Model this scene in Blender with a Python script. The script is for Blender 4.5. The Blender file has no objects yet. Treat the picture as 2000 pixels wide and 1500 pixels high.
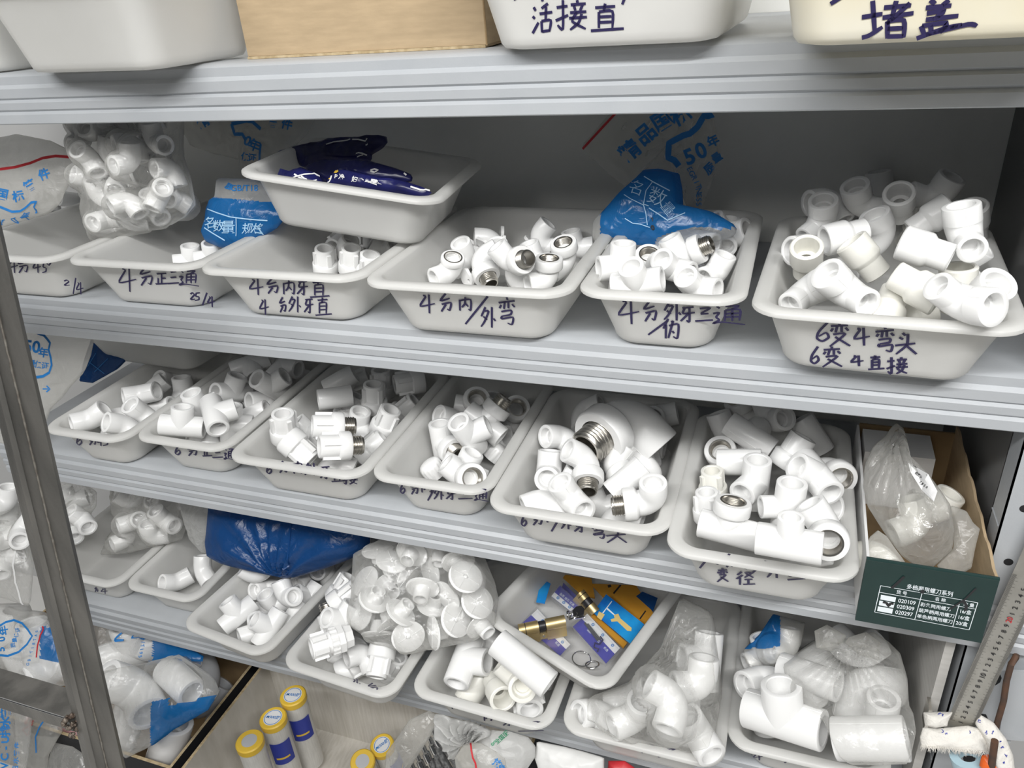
import bpy, math, random
from mathutils import Vector, Matrix, noise
random.seed(7)
C = bpy.context.scene.collection
SC = bpy.context.scene

# ---------------------------------------------------------------- camera, light, exposure
CR = Vector((0.94235647, 0.32718476, -0.07010285))     # camera right
CD = Vector((0.0955611, -0.46393429, -0.88070032))     # camera down
CF = Vector((-0.32067474, 0.82323454, -0.46845762))    # camera forward
CO = Vector((0, -0.8, 1.6))
cam_data = bpy.data.cameras.new('camera')
cam = bpy.data.objects.new('camera', cam_data); C.objects.link(cam)
cam_data.sensor_width = 36; cam_data.lens = 27; cam_data.clip_start = 0.02
m4 = Matrix.Identity(4)
for i in range(3):
    m4[i][0] = CR[i]; m4[i][1] = -CD[i]; m4[i][2] = -CF[i]; m4[i][3] = CO[i]
cam.matrix_world = m4
SC.camera = cam
SC.view_settings.view_transform = 'Standard'; SC.view_settings.look = 'None'
SC.view_settings.gamma = 1; SC.view_settings.use_curve_mapping = False
SC.view_settings.exposure = -0.12
SC.cycles.transparent_max_bounces = 28
SC.cycles.max_bounces = 8
world = bpy.data.worlds.new('shop_air'); SC.world = world; world.use_nodes = True
world.node_tree.nodes['Background'].inputs[0].default_value = (0.93, 0.97, 1.0, 1)
world.node_tree.nodes['Background'].inputs[1].default_value = 0.06

def area(name, loc, target, sx, sy, power, col=(1, 1, 1)):
    d = bpy.data.lights.new(name, 'AREA'); d.shape = 'RECTANGLE'; d.size = sx; d.size_y = sy; d.energy = power; d.color = col
    o = bpy.data.objects.new(name, d); C.objects.link(o); o.location = loc
    o.rotation_euler = (Vector(target) - Vector(loc)).to_track_quat('-Z', 'Y').to_euler()
    return o
area('ceiling_tube_light', (-0.2, -1.5, 2.75), (-0.4, -0.3, 0.8), 3.4, 0.07, 72, (1.0, 1.0, 0.985))
area('ceiling_tube_light', (0.1, -2.0, 2.75), (-0.4, -1.2, 0.0), 3.4, 0.10, 34, (1.0, 0.985, 0.96))

# ---------------------------------------------------------------- picture measurements -> places in the room
def ray(px, py): return CR * (px - 1000) + CD * (py - 750) + CF * 1500
def at(px, py, x=None, y=None, z=None, d=None):
    r = ray(px, py)
    if y is not None: t = (y - CO.y) / r.y
    elif z is not None: t = (z - CO.z) / r.z
    elif x is not None: t = (x - CO.x) / r.x
    else: t = d / 1500
    return CO + r * t
def on_plane(px, py, p0, n):
    r = ray(px, py)
    return CO + r * ((p0 - CO).dot(n) / r.dot(n))
def aim(px, py, ang, tow):        # direction seen at angle ang in the picture, leaning tow degrees to the viewer
    f = ray(px, py).normalized(); r = (CR - f * CR.dot(f)).normalized(); u = f.cross(r); 
    if u.dot(CD) > 0: u = -u
    a = math.radians(ang); t = math.radians(tow)
    return r * (math.cos(t) * math.cos(a)) + u * (math.cos(t) * math.sin(a)) - f * math.sin(t)

# ---------------------------------------------------------------- materials
M = {}
def nt(name):
    m = bpy.data.materials.new(name); m.use_nodes = True
    t = m.node_tree
    return m, t, t.nodes['Principled BSDF']
def N(t, kind, **kw):
    n = t.nodes.new(kind)
    for k, v in kw.items(): setattr(n, k, v)
    return n
def noise_mix(t, scale, c1, c2, lo=.35, hi=.65, stretch=None, detail=6):
    tc = N(t, 'ShaderNodeTexCoord'); mp = N(t, 'ShaderNodeMapping'); no = N(t, 'ShaderNodeTexNoise'); rp = N(t, 'ShaderNodeValToRGB')
    if stretch: mp.inputs['Scale'].default_value = stretch
    no.inputs['Scale'].default_value = scale; no.inputs['Detail'].default_value = detail
    t.links.new(tc.outputs['Object'], mp.inputs[0]); t.links.new(mp.outputs[0], no.inputs['Vector']); t.links.new(no.outputs['Fac'], rp.inputs[0])
    rp.color_ramp.elements[0].position = lo; rp.color_ramp.elements[0].color = (*c1, 1)
    rp.color_ramp.elements[1].position = hi; rp.color_ramp.elements[1].color = (*c2, 1)
    return no, rp
def mat(name, col, rough=.5, metal=0, col2=None, scale=30, stretch=None, bump=0, bscale=200, coat=0, spec=.5, lo=.35, hi=.65):
    m, t, b = nt(name)
    b.inputs['Base Color'].default_value = (*col, 1); b.inputs['Roughness'].default_value = rough; b.inputs['Metallic'].default_value = metal
    b.inputs['Specular IOR Level'].default_value = spec; b.inputs['Coat Weight'].default_value = coat
    if col2:
        no, rp = noise_mix(t, scale, col, col2, lo, hi, stretch)
        t.links.new(rp.outputs[0], b.inputs['Base Color'])
    if bump:
        tc = N(t, 'ShaderNodeTexCoord'); n2 = N(t, 'ShaderNodeTexNoise'); bp = N(t, 'ShaderNodeBump')
        n2.inputs['Scale'].default_value = bscale; bp.inputs['Strength'].default_value = bump; bp.inputs['Distance'].default_value = .002
        t.links.new(tc.outputs['Object'], n2.inputs['Vector']); t.links.new(n2.outputs['Fac'], bp.inputs['Height']); t.links.new(bp.outputs[0], b.inputs['Normal'])
    M[name] = m
    return m
def translucent(name, col, rough, amount, col2=None, scale=14):
    m = mat(name, col, rough, col2=col2, scale=scale); t = m.node_tree
    b = t.nodes['Principled BSDF']; out = t.nodes['Material Output']
    tr = N(t, 'ShaderNodeBsdfTranslucent'); tr.inputs[0].default_value = (*col, 1); mx = N(t, 'ShaderNodeMixShader'); mx.inputs[0].default_value = amount
    t.links.new(b.outputs[0], mx.inputs[1]); t.links.new(tr.outputs[0], mx.inputs[2]); t.links.new(mx.outputs[0], out.inputs[0])
def film(name, col, opac, edge, rough=.16, bump=.5, bscale=45, gloss=.55):   # thin plastic bag film: part clear, part cloudy, glossy on top
    m, t, b = nt(name); out = t.nodes['Material Output']; t.nodes.remove(b)
    L = t.links.new
    tr = N(t, 'ShaderNodeBsdfTransparent'); df = N(t, 'ShaderNodeBsdfDiffuse'); tl = N(t, 'ShaderNodeBsdfTranslucent'); gl = N(t, 'ShaderNodeBsdfGlossy')
    df.inputs[0].default_value = tl.inputs[0].default_value = (*col, 1); gl.inputs['Roughness'].default_value = rough
    body = N(t, 'ShaderNodeMixShader'); body.inputs[0].default_value = .45; L(df.outputs[0], body.inputs[1]); L(tl.outputs[0], body.inputs[2])
    lw = N(t, 'ShaderNodeLayerWeight'); lw.inputs[0].default_value = .45
    mr = N(t, 'ShaderNodeMapRange'); mr.inputs[3].default_value = opac; mr.inputs[4].default_value = edge; L(lw.outputs['Facing'], mr.inputs[0])
    mx = N(t, 'ShaderNodeMixShader'); L(mr.outputs[0], mx.inputs[0]); L(tr.outputs[0], mx.inputs[1]); L(body.outputs[0], mx.inputs[2])
    pw = N(t, 'ShaderNodeMath', operation='POWER'); pw.inputs[1].default_value = 4; L(lw.outputs['Facing'], pw.inputs[0])
    ml = N(t, 'ShaderNodeMath', operation='MULTIPLY_ADD'); ml.inputs[1].default_value = .45 * gloss; ml.inputs[2].default_value = .07 * gloss; ml.use_clamp = True; L(pw.outputs[0], ml.inputs[0])
    top = N(t, 'ShaderNodeMixShader'); L(ml.outputs[0], top.inputs[0]); L(mx.outputs[0], top.inputs[1]); L(gl.outputs[0], top.inputs[2])
    tc = N(t, 'ShaderNodeTexCoord'); n2 = N(t, 'ShaderNodeTexNoise'); n2.inputs['Scale'].default_value = bscale; n2.inputs['Detail'].default_value = 5; n2.inputs['Distortion'].default_value = 1.2
    bp = N(t, 'ShaderNodeBump'); bp.inputs['Strength'].default_value = bump; bp.inputs['Distance'].default_value = .005
    L(tc.outputs['Object'], n2.inputs['Vector']); L(n2.outputs['Fac'], bp.inputs['Height'])
    for n in (df, tl, gl): L(bp.outputs[0], n.inputs['Normal'])
    L(top.outputs[0], out.inputs[0]); M[name] = m
mat('shelf_paint', (.41, .43, .455), .4, col2=(.44, .458, .48), scale=12, bump=.08, bscale=400)
mat('shelf_top', (.60, .605, .60), .45, col2=(.55, .555, .55), scale=9)
mat('back_board', (.84, .84, .81), .7, col2=(.87, .87, .845), scale=5)
mat('side_board', (.20, .20, .20), .7)
mat('floor_tile', (.72, .71, .69), .4, col2=(.78, .77, .75), scale=4)
mat('wall_paint', (.6, .6, .6), .8, col2=(.56, .56, .56), scale=2)
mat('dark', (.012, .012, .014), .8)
translucent('tray_plastic', (.875, .872, .855), .32, .48, col2=(.90, .898, .885))
translucent('tray_yellow', (.86, .80, .62), .34, .2, col2=(.88, .86, .78), scale=6)
mat('ppr_white', (.87, .87, .865), .3, coat=.15)
mat('ppr_cream', (.87, .86, .805), .34, coat=.1)
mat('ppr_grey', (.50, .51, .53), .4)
mat('nickel', (.56, .54, .50), .28, 1, col2=(.66, .63, .58), scale=60)
mat('gold_print', (.70, .52, .20), .4)
mat('print_pale', (.38, .62, .84), .45)
mat('seam_steel', (.24, .225, .20), .5, .4, col2=(.13, .115, .10), scale=120)
mat('brass', (.60, .46, .22), .42, .85, col2=(.66, .52, .28), scale=40)
mat('chrome', (.75, .75, .75), .15, 1)
mat('raw_steel', (.11, .107, .10), .42, .5, col2=(.185, .178, .165), scale=38, stretch=(1, 1, .12), bump=.15, bscale=300)
mat('weld', (.22, .19, .16), .55, .7, col2=(.09, .06, .045), scale=160, bump=.8, bscale=500)
mat('ground_steel', (.55, .56, .57), .3, .9)
mat('rust', (.12, .06, .035), .7, .2, col2=(.07, .045, .035), scale=60)
mat('marker', (.02, .015, .075), .5)
mat('print_blue', (.02, .20, .55), .45)
mat('print_red', (.55, .03, .04), .45)
mat('print_white', (.82, .88, .92), .45)
mat('print_green', (.02, .25, .12), .45)
mat('print_black', (.015, .015, .018), .5)
mat('navy_film', (.012, .014, .10), .3, col2=(.008, .009, .06), scale=30, bump=.3, bscale=60)
mat('blue_card', (.035, .032, .36), .35)
mat('blue_card_bright', (.01, .12, .50), .25, col2=(.02, .30, .68), scale=18)
mat('paper_white', (.78, .78, .78), .6)
mat('orange_box', (.55, .27, .03), .5, col2=(.48, .22, .02), scale=20)
mat('cardboard', (.46, .345, .215), .85, col2=(.40, .30, .185), scale=25, stretch=(1, 1, 6), bump=.12, bscale=180)
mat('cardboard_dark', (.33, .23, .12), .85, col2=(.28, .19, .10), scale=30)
mat('carton_edge', (.50, .40, .25), .9, col2=(.36, .27, .15), scale=150)
mat('green_card', (.005, .026, .024), .45, col2=(.007, .031, .028), scale=40)
mat('grain_white', (.60, .585, .56), .7, col2=(.52, .505, .48), scale=14, stretch=(.6, .6, 9))
mat('grain_box', (.64, .61, .56), .8, col2=(.55, .52, .465), scale=20, stretch=(9, 2, .6))
mat('ply_edge', (.55, .45, .38), .8, col2=(.48, .38, .31), scale=60)
mat('yellow_cap', (.80, .53, .06), .4)
mat('label_navy', (.03, .05, .35), .4)
mat('roll_film', (.62, .61, .58), .35, col2=(.70, .69, .66), scale=40, stretch=(8, 8, 1))
mat('hose_braid', (.10, .10, .10), .4, .5, col2=(.26, .26, .26), scale=220)
mat('cloth', (.80, .77, .72), .9, col2=(.70, .68, .64), scale=40, bump=.5, bscale=300)
mat('orange_plastic', (.75, .13, .02), .4)
mat('pink_plastic', (.75, .42, .42), .5)
mat('tape_blue', (.45, .62, .70), .3)
mat('black_plastic', (.02, .02, .022), .4)
mat('ruler_steel', (.40, .39, .36), .34, .85, col2=(.46, .45, .42), scale=50)
mat('white_pack', (.74, .74, .73), .45, bump=.4, bscale=30)
film('clear_film', (.80, .795, .765), .17, .60, bump=.9, gloss=.8)
film('milky_film', (.80, .79, .75), .30, .70, rough=.25)
film('blue_film', (.02, .21, .56), .88, .97, rough=.22)
film('deep_blue_film', (.016, .10, .33), .93, .98, rough=.26)
film('white_film', (.80, .80, .79), .86, .97, rough=.4)
film('foam_wrap', (.80, .80, .785), .50, .85, rough=.6, bump=.8, bscale=120, gloss=.2)
film('blister', (.75, .77, .80), .03, .25, rough=.08, bump=.1, gloss=.6)

# ---------------------------------------------------------------- mesh helpers
class MB:
    def __init__(s): s.v = []; s.f = []; s.mi = []
    def add(s, vs, fs, mi=0, T=None):
        o = len(s.v)
        s.v += [tuple(T @ Vector(p)) if T else tuple(p) for p in vs]
        s.f += [tuple(o + i for i in q) for q in fs]; s.mi += [mi] * len(fs)
        return s
    def merge(s, other, T=None, mi=None):
        o = len(s.v)
        s.v += [tuple(T @ Vector(p)) if T else p for p in other.v]
        s.f += [tuple(o + i for i in q) for q in other.f]; s.mi += [mi] * len(other.f) if mi is not None else other.mi
        return s
    def box(s, x0, x1, y0, y1, z0, z1, mi=0, T=None):
        vs = [(x, y, z) for x in (x0, x1) for y in (y0, y1) for z in (z0, z1)]
        return s.add(vs, [(0, 1, 3, 2), (4, 6, 7, 5), (0, 4, 5, 1), (2, 3, 7, 6), (0, 2, 6, 4), (1, 5, 7, 3)], mi, T)
    def rings(s, rings, mi=0, closed=True, cap0=False, cap1=False, T=None):
        n = len(rings[0]); vs = [p for r in rings for p in r]; fs = []
        for i in range(len(rings) - 1):
            for j in range(n if closed else n - 1):
                k = (j + 1) % n
                fs.append((i * n + j, i * n + k, (i + 1) * n + k, (i + 1) * n + j))
        if cap0: fs.append(tuple(range(n - 1, -1, -1)))
        if cap1: fs.append(tuple((len(rings) - 1) * n + j for j in range(n)))
        return s.add(vs, fs, mi, T)
    def lathe(s, prof, n=24, T=None, mi=0, mod=None):      # prof: (r, z[, flag]) about local z
        rings = []
        for p in prof:
            r, z = p[0], p[1]
            rings.append([((r * (mod(j) if mod and len(p) > 2 else 1)) * math.cos(2 * math.pi * j / n), (r * (mod(j) if mod and len(p) > 2 else 1)) * math.sin(2 * math.pi * j / n), z) for j in range(n)])
        return s.rings(rings, mi, T=T)
    def tube(s, pts, r, n=8, mi=0, caps=True):
        pts = [Vector(p) for p in pts]; rings = []; up = None
        for i, p in enumerate(pts):
            d = (pts[min(i + 1, len(pts) - 1)] - pts[max(i - 1, 0)]).normalized()
            if up is None: up = d.orthogonal().normalized()
            up = (up - d * up.dot(d)).normalized(); w = d.cross(up)
            rr = r[i] if isinstance(r, (list, tuple)) else r
            rings.append([tuple(p + (up * math.cos(2 * math.pi * j / n) + w * math.sin(2 * math.pi * j / n)) * rr) for j in range(n)])
        return s.rings(rings, mi, cap0=caps, cap1=caps)
    def mesh(s, name, mats, angle=38):
        me = bpy.data.meshes.new(name); me.from_pydata(s.v, [], s.f)
        for m in (mats if isinstance(mats, (list, tuple)) else [mats]): me.materials.append(M[m])
        me.polygons.foreach_set('material_index', s.mi)
        me.polygons.foreach_set('use_smooth', [True] * len(me.polygons))
        me.update(); me.set_sharp_from_angle(angle=math.radians(angle))
        return me
    def build(s, name, mats, parent=None, T=None, angle=38, loc=None):
        o = bpy.data.objects.new(name, s.mesh(name, mats, angle)); C.objects.link(o)
        if T is not None: o.matrix_world = T
        if parent is not None: o.parent = parent
        return o
def tag(o, label=None, cat=None, group=None, kind=None):
    for k, v in (('label', label), ('category', cat), ('group', group), ('kind', kind)):
        if v: o[k] = v
    return o
def empty(name, loc=(0, 0, 0), rot=None):
    o = bpy.data.objects.new(name, None); C.objects.link(o); o.empty_display_size = .02
    o.location = loc
    if rot: o.rotation_euler = rot
    return o
def frame(loc, x, z=None, y=None):          # matrix from a place and an x axis plus a hint for z
    x = Vector(x).normalized()
    z = Vector(z) if z is not None else Vector((0, 0, 1))
    z = (z - x * z.dot(x))
    z = z.normalized() if z.length > 1e-4 else x.orthogonal().normalized()
    yv = z.cross(x)
    T = Matrix.Identity(4)
    for i in range(3): T[i][0] = x[i]; T[i][1] = yv[i]; T[i][2] = z[i]; T[i][3] = loc[i]
    return T
def copy_tree(o, parent=None):
    c = o.copy(); C.objects.link(c)
    if parent: c.parent = parent
    for ch in list(o.children): copy_tree(ch, c)
    return c
def rrect(w, l, r, n=6, x0=0, y0=0):        # rounded rectangle, centred on x, from y0
    pts = []
    for cx, cy, a0 in ((w / 2 - r, r, -90), (w / 2 - r, l - r, 0), (-w / 2 + r, l - r, 90), (-w / 2 + r, r, 180)):
        for k in range(n + 1):
            a = math.radians(a0 + 90 * k / n); pts.append((x0 + cx + r * math.cos(a), y0 + cy + r * math.sin(a)))
    return pts

# ---------------------------------------------------------------- the setting
ZA, ZB, ZC, ZD, ZE = 1.532, 1.2125, .911, .534, .13       # shelf decks
def structure(name, mb, m):
    o = mb.build(name, m); o['kind'] = 'structure'; return o
structure('floor', MB().box(-4, 2.5, -4, .5, -.05, 0), 'floor_tile')
structure('wall_back', MB().box(-4, 2.5, .45, .5, 0, 3), 'wall_paint')
structure('ceiling', MB().box(-4, 2.5, -4, .5, 3.0, 3.05), 'wall_paint')

rack = empty('storage_rack', (-.5, .2, 0))
tag(rack, 'pale grey painted steel rack with ribbed shelf edges holding all the trays', 'rack')
inv = Matrix.Translation((.5, -.2, 0))
XL, XR = -1.33, .33
LIP = [(.010, 0), (.003, -.0008), (0, -.003), (.0005, -.013), (-.004, -.0175), (-.0032, -.029), (-.0004, -.0315), (-.004, -.035), (-.0032, -.0438), (-.0004, -.0465), (-.004, -.050), (-.004, -.0612), (-.0028, -.0625), (.012, -.0625), (.012, -.060), (.004, -.058), (.006, -.014)]
def shelf(z):
    b = MB()
    prof = [(.40, 0), (.05, 0), (.0495, .0012), (.012, .0012)] + LIP[1:] + [(.40, -.014)]
    rings = [[(x, y, z + dz) for y, dz in prof] for x in (XL, XR)]
    b.rings(rings, 0, cap0=True, cap1=True)
    o = b.build('shelf', 'shelf_paint', rack); o.matrix_parent_inverse = inv
    for k in (ZB, ZC, ZD): pass
    return o
for z in (ZA, ZB, ZC, ZD, ZE): shelf(z)
def rpart(name, mb, m):
    o = mb.build(name, m, rack); o.matrix_parent_inverse = inv; return o
rpart('back_panel', MB().box(XL, .33, .401, .409, .1, 1.9), 'back_board')
rpart('side_panel', MB().box(.262, .270, .048, .40, .1, ZA - .02), 'side_board')
# right upright: folded sheet with punched holes
def upright():
    b = MB(); x0, x1, y0, z0, z1 = .252, .33, .006, 0, ZA - .07
    holes = []
    z = .12
    while z < z1 - .05:
        holes.append((.270, z + .031, 'r', .0048)); holes.append((.292, z, 's', .0075)); z += .075
    b.box(x0, x0 + .002, y0, .046, z0, z1); b.box(x0 - .0, x1, y0, y0 + .002, z0, z1)
    b.box(x0, x0 + .012, .044, .046, z0, z1)
    for zz in (.62, .93, 1.02): b.box(x0 - .0012, x0, y0 + .004, .044, zz, zz + .0015)
    o = rpart('upright', b, 'shelf_paint')
    h = MB()
    for x, z, k, r in holes:
        pts = [(math.cos(a) * r, math.sin(a) * r) for a in [i * math.pi / 8 for i in range(16)]] if k == 'r' else [(-.4 * r, 1.4 * r), (.4 * r, 1.4 * r), (.9 * r, .4 * r), (.9 * r, -.6 * r), (.4 * r, -1.5 * r), (-.4 * r, -1.5 * r), (-.9 * r, -.6 * r), (-.9 * r, .4 * r)]
        h.rings([[(x + p, y0 - .0003, z + q) for p, q in pts], [(x + p * 1.0, y0 + .0019, z + q) for p, q in pts]], 0, cap0=True, cap1=True)
    hs = h.build('punched_hole', 'dark', o); hs.matrix_parent_inverse = Matrix.Identity(4)
    hs['kind'] = 'stuff'
upright()

# ---------------------------------------------------------------- trays
def tray_mesh(W, L, H=.075, tp=.032):
    b = MB(); n = 7
    def ring(ins, z, r, insy=None):
        return [(x, y, z) for x, y in rrect(W - 2 * ins, L - 2 * ins, max(r, .004), n, 0, ins)]
    R0 = .034
    prof = [(tp + .014, 0, .022), (tp + .005, .0018, .027), (tp + .0015, .006, .030), (tp, .012, .031), (.0155, H - .010, .030), (.0130, H - .0055, .030), (.003, H - .0058, R0), (.0005, H - .0068, R0), (0, H - .0055, R0), (.0003, H - .0025, R0), (.003, H - .0003, R0),
            (.0055, H + .0003, R0 - .004), (.0145, H, R0 - .009), (.0175, H - .0025, R0 - .011), (.0195, H - .010, R0 - .012), (tp + .003, .014, .028), (tp + .0055, .006, .025), (tp + .013, .0028, .020)]
    rings = [ring(i, z, r) for i, z, r in prof]
    b.rings(rings, 0, cap0=True, cap1=True)
    return b
TR = {}
def tray(key, xc, y, z, W, L, label, yaw=0, H=.075, tp=.032, material='tray_plastic', pitch=0, roll=0):
    o = tray_mesh(W, L, H, tp).build('tray', material, angle=50)
    T = Matrix.Translation((xc, y, z)) @ Matrix.Rotation(math.radians(yaw), 4, 'Z') @ Matrix.Rotation(math.radians(pitch), 4, 'X') @ Matrix.Rotation(math.radians(roll), 4, 'Y')
    o.matrix_world = T
    tag(o, label, 'tray', 'milky plastic parts trays')
    TR[key] = (o, T, W, L, H, tp)
    return o
e = .0008
tray('A0', -1.10, -.03, ZA + .0022, .27, .33, 'milky tray at far left of the top shelf, only its right end showing', H=.09)
tray('A1', -.803, -.084, ZA + .0022, .30, .23, 'big milky tray at left of the top shelf beside the brown carton', yaw=-8, H=.10)
tray('A3', -.187, -.06, ZA + .0022, .285, .34, 'milky tray lettered in marker overhanging the top shelf edge beside the carton', H=.10, yaw=-2)
tray('A4', .11, -.145, ZA + .0022, .31, .34, 'yellowed milky tray at right end of the top shelf', H=.10, material='tray_yellow')
tray('B1', -1.1070, -0.0350, ZB + e + .0012, 0.25, .34, 'tray lettered 45° and 2/4 at left end of the second shelf')
tray('B2', -0.8550, -0.0320, ZB + e + .0012, 0.236, .34, 'milky tray lettered 25/4, second from left on the second shelf')
tray('B3', -0.6110, -0.0380, ZB + e + .0012, 0.25, .34, 'tray with two lines of lettering on the second shelf, under the tray of navy packets')
tray('B4', -0.3510, -0.0480, ZB + e + .0012, 0.262, .34, 'milky tray of elbows with screw ears in the middle of the second shelf')
tray('B5', -0.1255, -0.0380, ZB + e + .0012, 0.182, .34, 'narrow milky tray on the second shelf, under the blue printed bag')
tray('B6', 0.0920, -0.0640, ZB + e + .0012, 0.246, .34, 'tray heaped with big cream fittings at right end of the second shelf', yaw=-3)
tray('BU', -.556, .03, 1.309, .275, .25, 'tray of navy packets stacked tilted above the second shelf trays', yaw=7, pitch=-.5, roll=9.3)
tray('DL', -0.3017, -0.0168, .6225, 0.234, .34, 'tilted tray of lock packages lying across the fourth shelf trays', yaw=-18, pitch=1.8, roll=7.2)
tray('C1', -1.0630, -0.0380, ZC + e + .0012, 0.178, .34, 'tray of shallow bends, first from left on the third shelf')
tray('C2', -0.8790, -0.0220, ZC + e + .0012, 0.186, .34, 'tray of plain tees, second from left on the third shelf')
tray('C3', -0.6570, -0.0380, ZC + e + .0012, 0.24, .34, 'tray of finned adapters, third from left on the third shelf')
tray('C4', -0.4410, -0.0300, ZC + e + .0012, 0.188, .34, 'narrow tray of threaded tees, fourth from left on the third shelf')
tray('C5', -0.2240, -0.0570, ZC + e + .0012, 0.242, .34, 'tray under the biggest elbow, fifth from left on the third shelf')
tray('C6', 0.0035, -0.0850, ZC + e + .0012, 0.216, .34, 'tray on the third shelf, next to the green box')
tray('CU', -1.14, .165, ZC + .079, .30, .22, 'milky tray stacked on the rims at left of the third shelf, only its base showing', yaw=-3)
tray('D1', -1.2750, -0.0120, ZD + e + .0012, 0.225, .34, 'nearly empty tray at left end of the fourth shelf, beside the ladder')
tray('D2', -1.0680, -0.0040, ZD + e + .0012, 0.178, .34, 'tray holding two bent fittings on the fourth shelf, left of the blue bag')
tray('D3', -0.872, -0.0700, ZD + e + .0012, 0.202, .34, 'tray of small tees below the big blue bag on the fourth shelf', yaw=-7)
tray('D4', -0.63, -0.0930, ZD + e + .0012, 0.222, .34, 'tray below the bag of white caps on the fourth shelf', yaw=-4)
tray('D5', -0.3830, -0.0830, ZD + e + .0012, 0.238, .34, 'tray of large tees on the fourth shelf, left of the lock tray corner', yaw=-2)
tray('D6', -0.133, -0.0770, ZD + e + .0012, 0.238, .34, 'tray filled by a clear knotted bag on the fourth shelf, right of the lock tray')
tray('D7', 0.0940, -0.0360, ZD + e + .0012, 0.218, .34, 'tray with the biggest tee, at right end of the fourth shelf')
# ---------------------------------------------------------------- pipe fittings
UX = Vector((1, 0, 0)); UZ = Vector((0, 0, 1))
ALONG_X = Matrix.Rotation(math.radians(90), 4, 'Y')       # local z -> +x
ALONG_MX = Matrix.Rotation(math.radians(-90), 4, 'Y')
SIZES = {'3': .0125, '4': .0145, '6': .0178, '8': .0215, 'L': .0275, 'X': .034}
def sock(mb, T, z0, L, R, bore=.70, through=False, mi=0):
    c = R * .07; b = R * bore; s = min(R * 1.05, (L - z0) * .7)
    prof = [(R, z0), (R, L - c), (R - c * .35, L - c * .3), (R - c, L), (b + c * .6, L), (b, L - c * .7), (b * .97, L - s), (b * .76, L - s - .0003)]
    prof += [(b * .74, z0 - .001)] if through else [(b * .74, max(L - s - R * .6, z0)), (.0001, max(L - s - R * .6, z0))]
    mb.lathe(prof, 28, T, mi)
def seam(mb, T, z0, z1, R):          # the thin mould line along a moulded socket
    for sgn in (1, -1):
        mb.add([(R * .995 * sgn, -.0005, z0), (R * 1.012 * sgn, 0, z0), (R * .995 * sgn, .0005, z0), (R * .995 * sgn, -.0005, z1), (R * 1.012 * sgn, 0, z1), (R * .995 * sgn, .0005, z1)], [(0, 1, 4, 3), (1, 2, 5, 4)], 0, T)
def collar(mb, T, z0, z1, R, open_r, mi=0, n=128):
    c = R * .06
    mod = lambda j: 1.0 if j % 4 < 2 else .94
    mb.lathe([(R * .8, z0 - R * .12), (R * .97, z0), (R, z0 + c, 1), (R, z1 - c * 2, 1), (R * .965, z1 - c * .6), (R * .94, z1), (open_r, z1), (open_r, z1 - R * .9), (.0001, z1 - R * .9)], n, T, mi)
def nipple(T, z0, z1, r):
    b = MB(); p = [(r * .98, z0)]; k = 7; dz = (z1 - z0 - .002) / k
    for i in range(k): p += [(r * .9, z0 + dz * (i + .1)), (r, z0 + dz * (i + .5)), (r, z0 + dz * (i + .62)), (r * .9, z0 + dz * (i + .98))]
    p += [(r * .88, z1 - .0006), (r * .86, z1), (r * .74, z1), (r * .73, z0)]
    return b.lathe(p, 28, T)
def female(T, z1, r):                # threaded metal ring set in a collar
    b = MB(); p = [(r * 1.12, z1 - .002), (r * 1.12, z1 + .0006), (r * .97, z1 + .0006)]
    for i in range(6): p += [(r * .97, z1 - .0012 - .002 * i), (r * .9, z1 - .0022 - .002 * i)]
    p += [(r * .9, z1 - .0135)]
    return b.lathe(p, 28, T)
def bend(mb, Ra, Rb, La, Lb, ang=90, k=1.04):
    rho = max(Ra, Rb) * k; th = math.radians(ang)
    # arm one leaves along +x; the bend turns towards +z
    n = 9; rings = []; tl = rho * math.tan(th / 2)
    for i in range(n + 1):
        a = th * i / n; R = Ra + (Rb - Ra) * i / n
        # start at (tl,0,0) heading -x, turning to leave along direction (-cos(th)... )
        cx = tl - rho * math.sin(a); cz = rho * (1 - math.cos(a))
        dirv = Vector((-math.cos(a), 0, math.sin(a))); nv = Vector((math.sin(a), 0, math.cos(a)))
        rings.append([tuple(Vector((cx, 0, cz)) + nv * (R * math.cos(t)) + Vector((0, 1, 0)) * (R * math.sin(t))) for t in [2 * math.pi * j / 28 for j in range(28)]])
    mb.rings(rings)
    d2 = Vector((-math.cos(th), 0, math.sin(th)))
    T2 = frame(Vector((0, 0, 0)), Vector((0, 1, 0)).cross(d2), d2)
    sock(mb, ALONG_X, tl, La, Ra); sock(mb, T2, tl, Lb, Rb)
    seam(mb, ALONG_X, tl, La - .001, Ra); seam(mb, T2, tl, Lb - .001, Rb)
    return T2
def saddle(mb, R, Rb, L, T=None, mi=0):
    n = 28; b = Rb * .70; c = Rb * .07; s = min(Rb * 1.05, L - R * .75)
    ang = [2 * math.pi * j / n for j in range(n)]
    low = [(Rb * math.cos(t), Rb * math.sin(t), math.sqrt(max(R * R - (Rb * math.sin(t)) ** 2, 0)) * .95) for t in ang]
    rings = [low] + [[(r * math.cos(t), r * math.sin(t), z) for t in ang] for r, z in [(Rb, L - c), (Rb - c * .35, L - c * .3), (Rb - c, L), (b + c * .6, L), (b, L - c * .7), (b * .97, L - s), (b * .76, L - s), (.0001, L - s - .0002)]]
    mb.rings(rings, mi, T=T)
def finned(mb, T, z0, z1, R, n=4, mi=0):
    for k in range(n):
        a = 2 * math.pi * k / n + .4
        mb.box(R * .9, R * 1.2, -R * .20, R * .20, z0, z1 - R * .12, mi, T @ Matrix.Rotation(a, 4, 'Z'))
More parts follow.
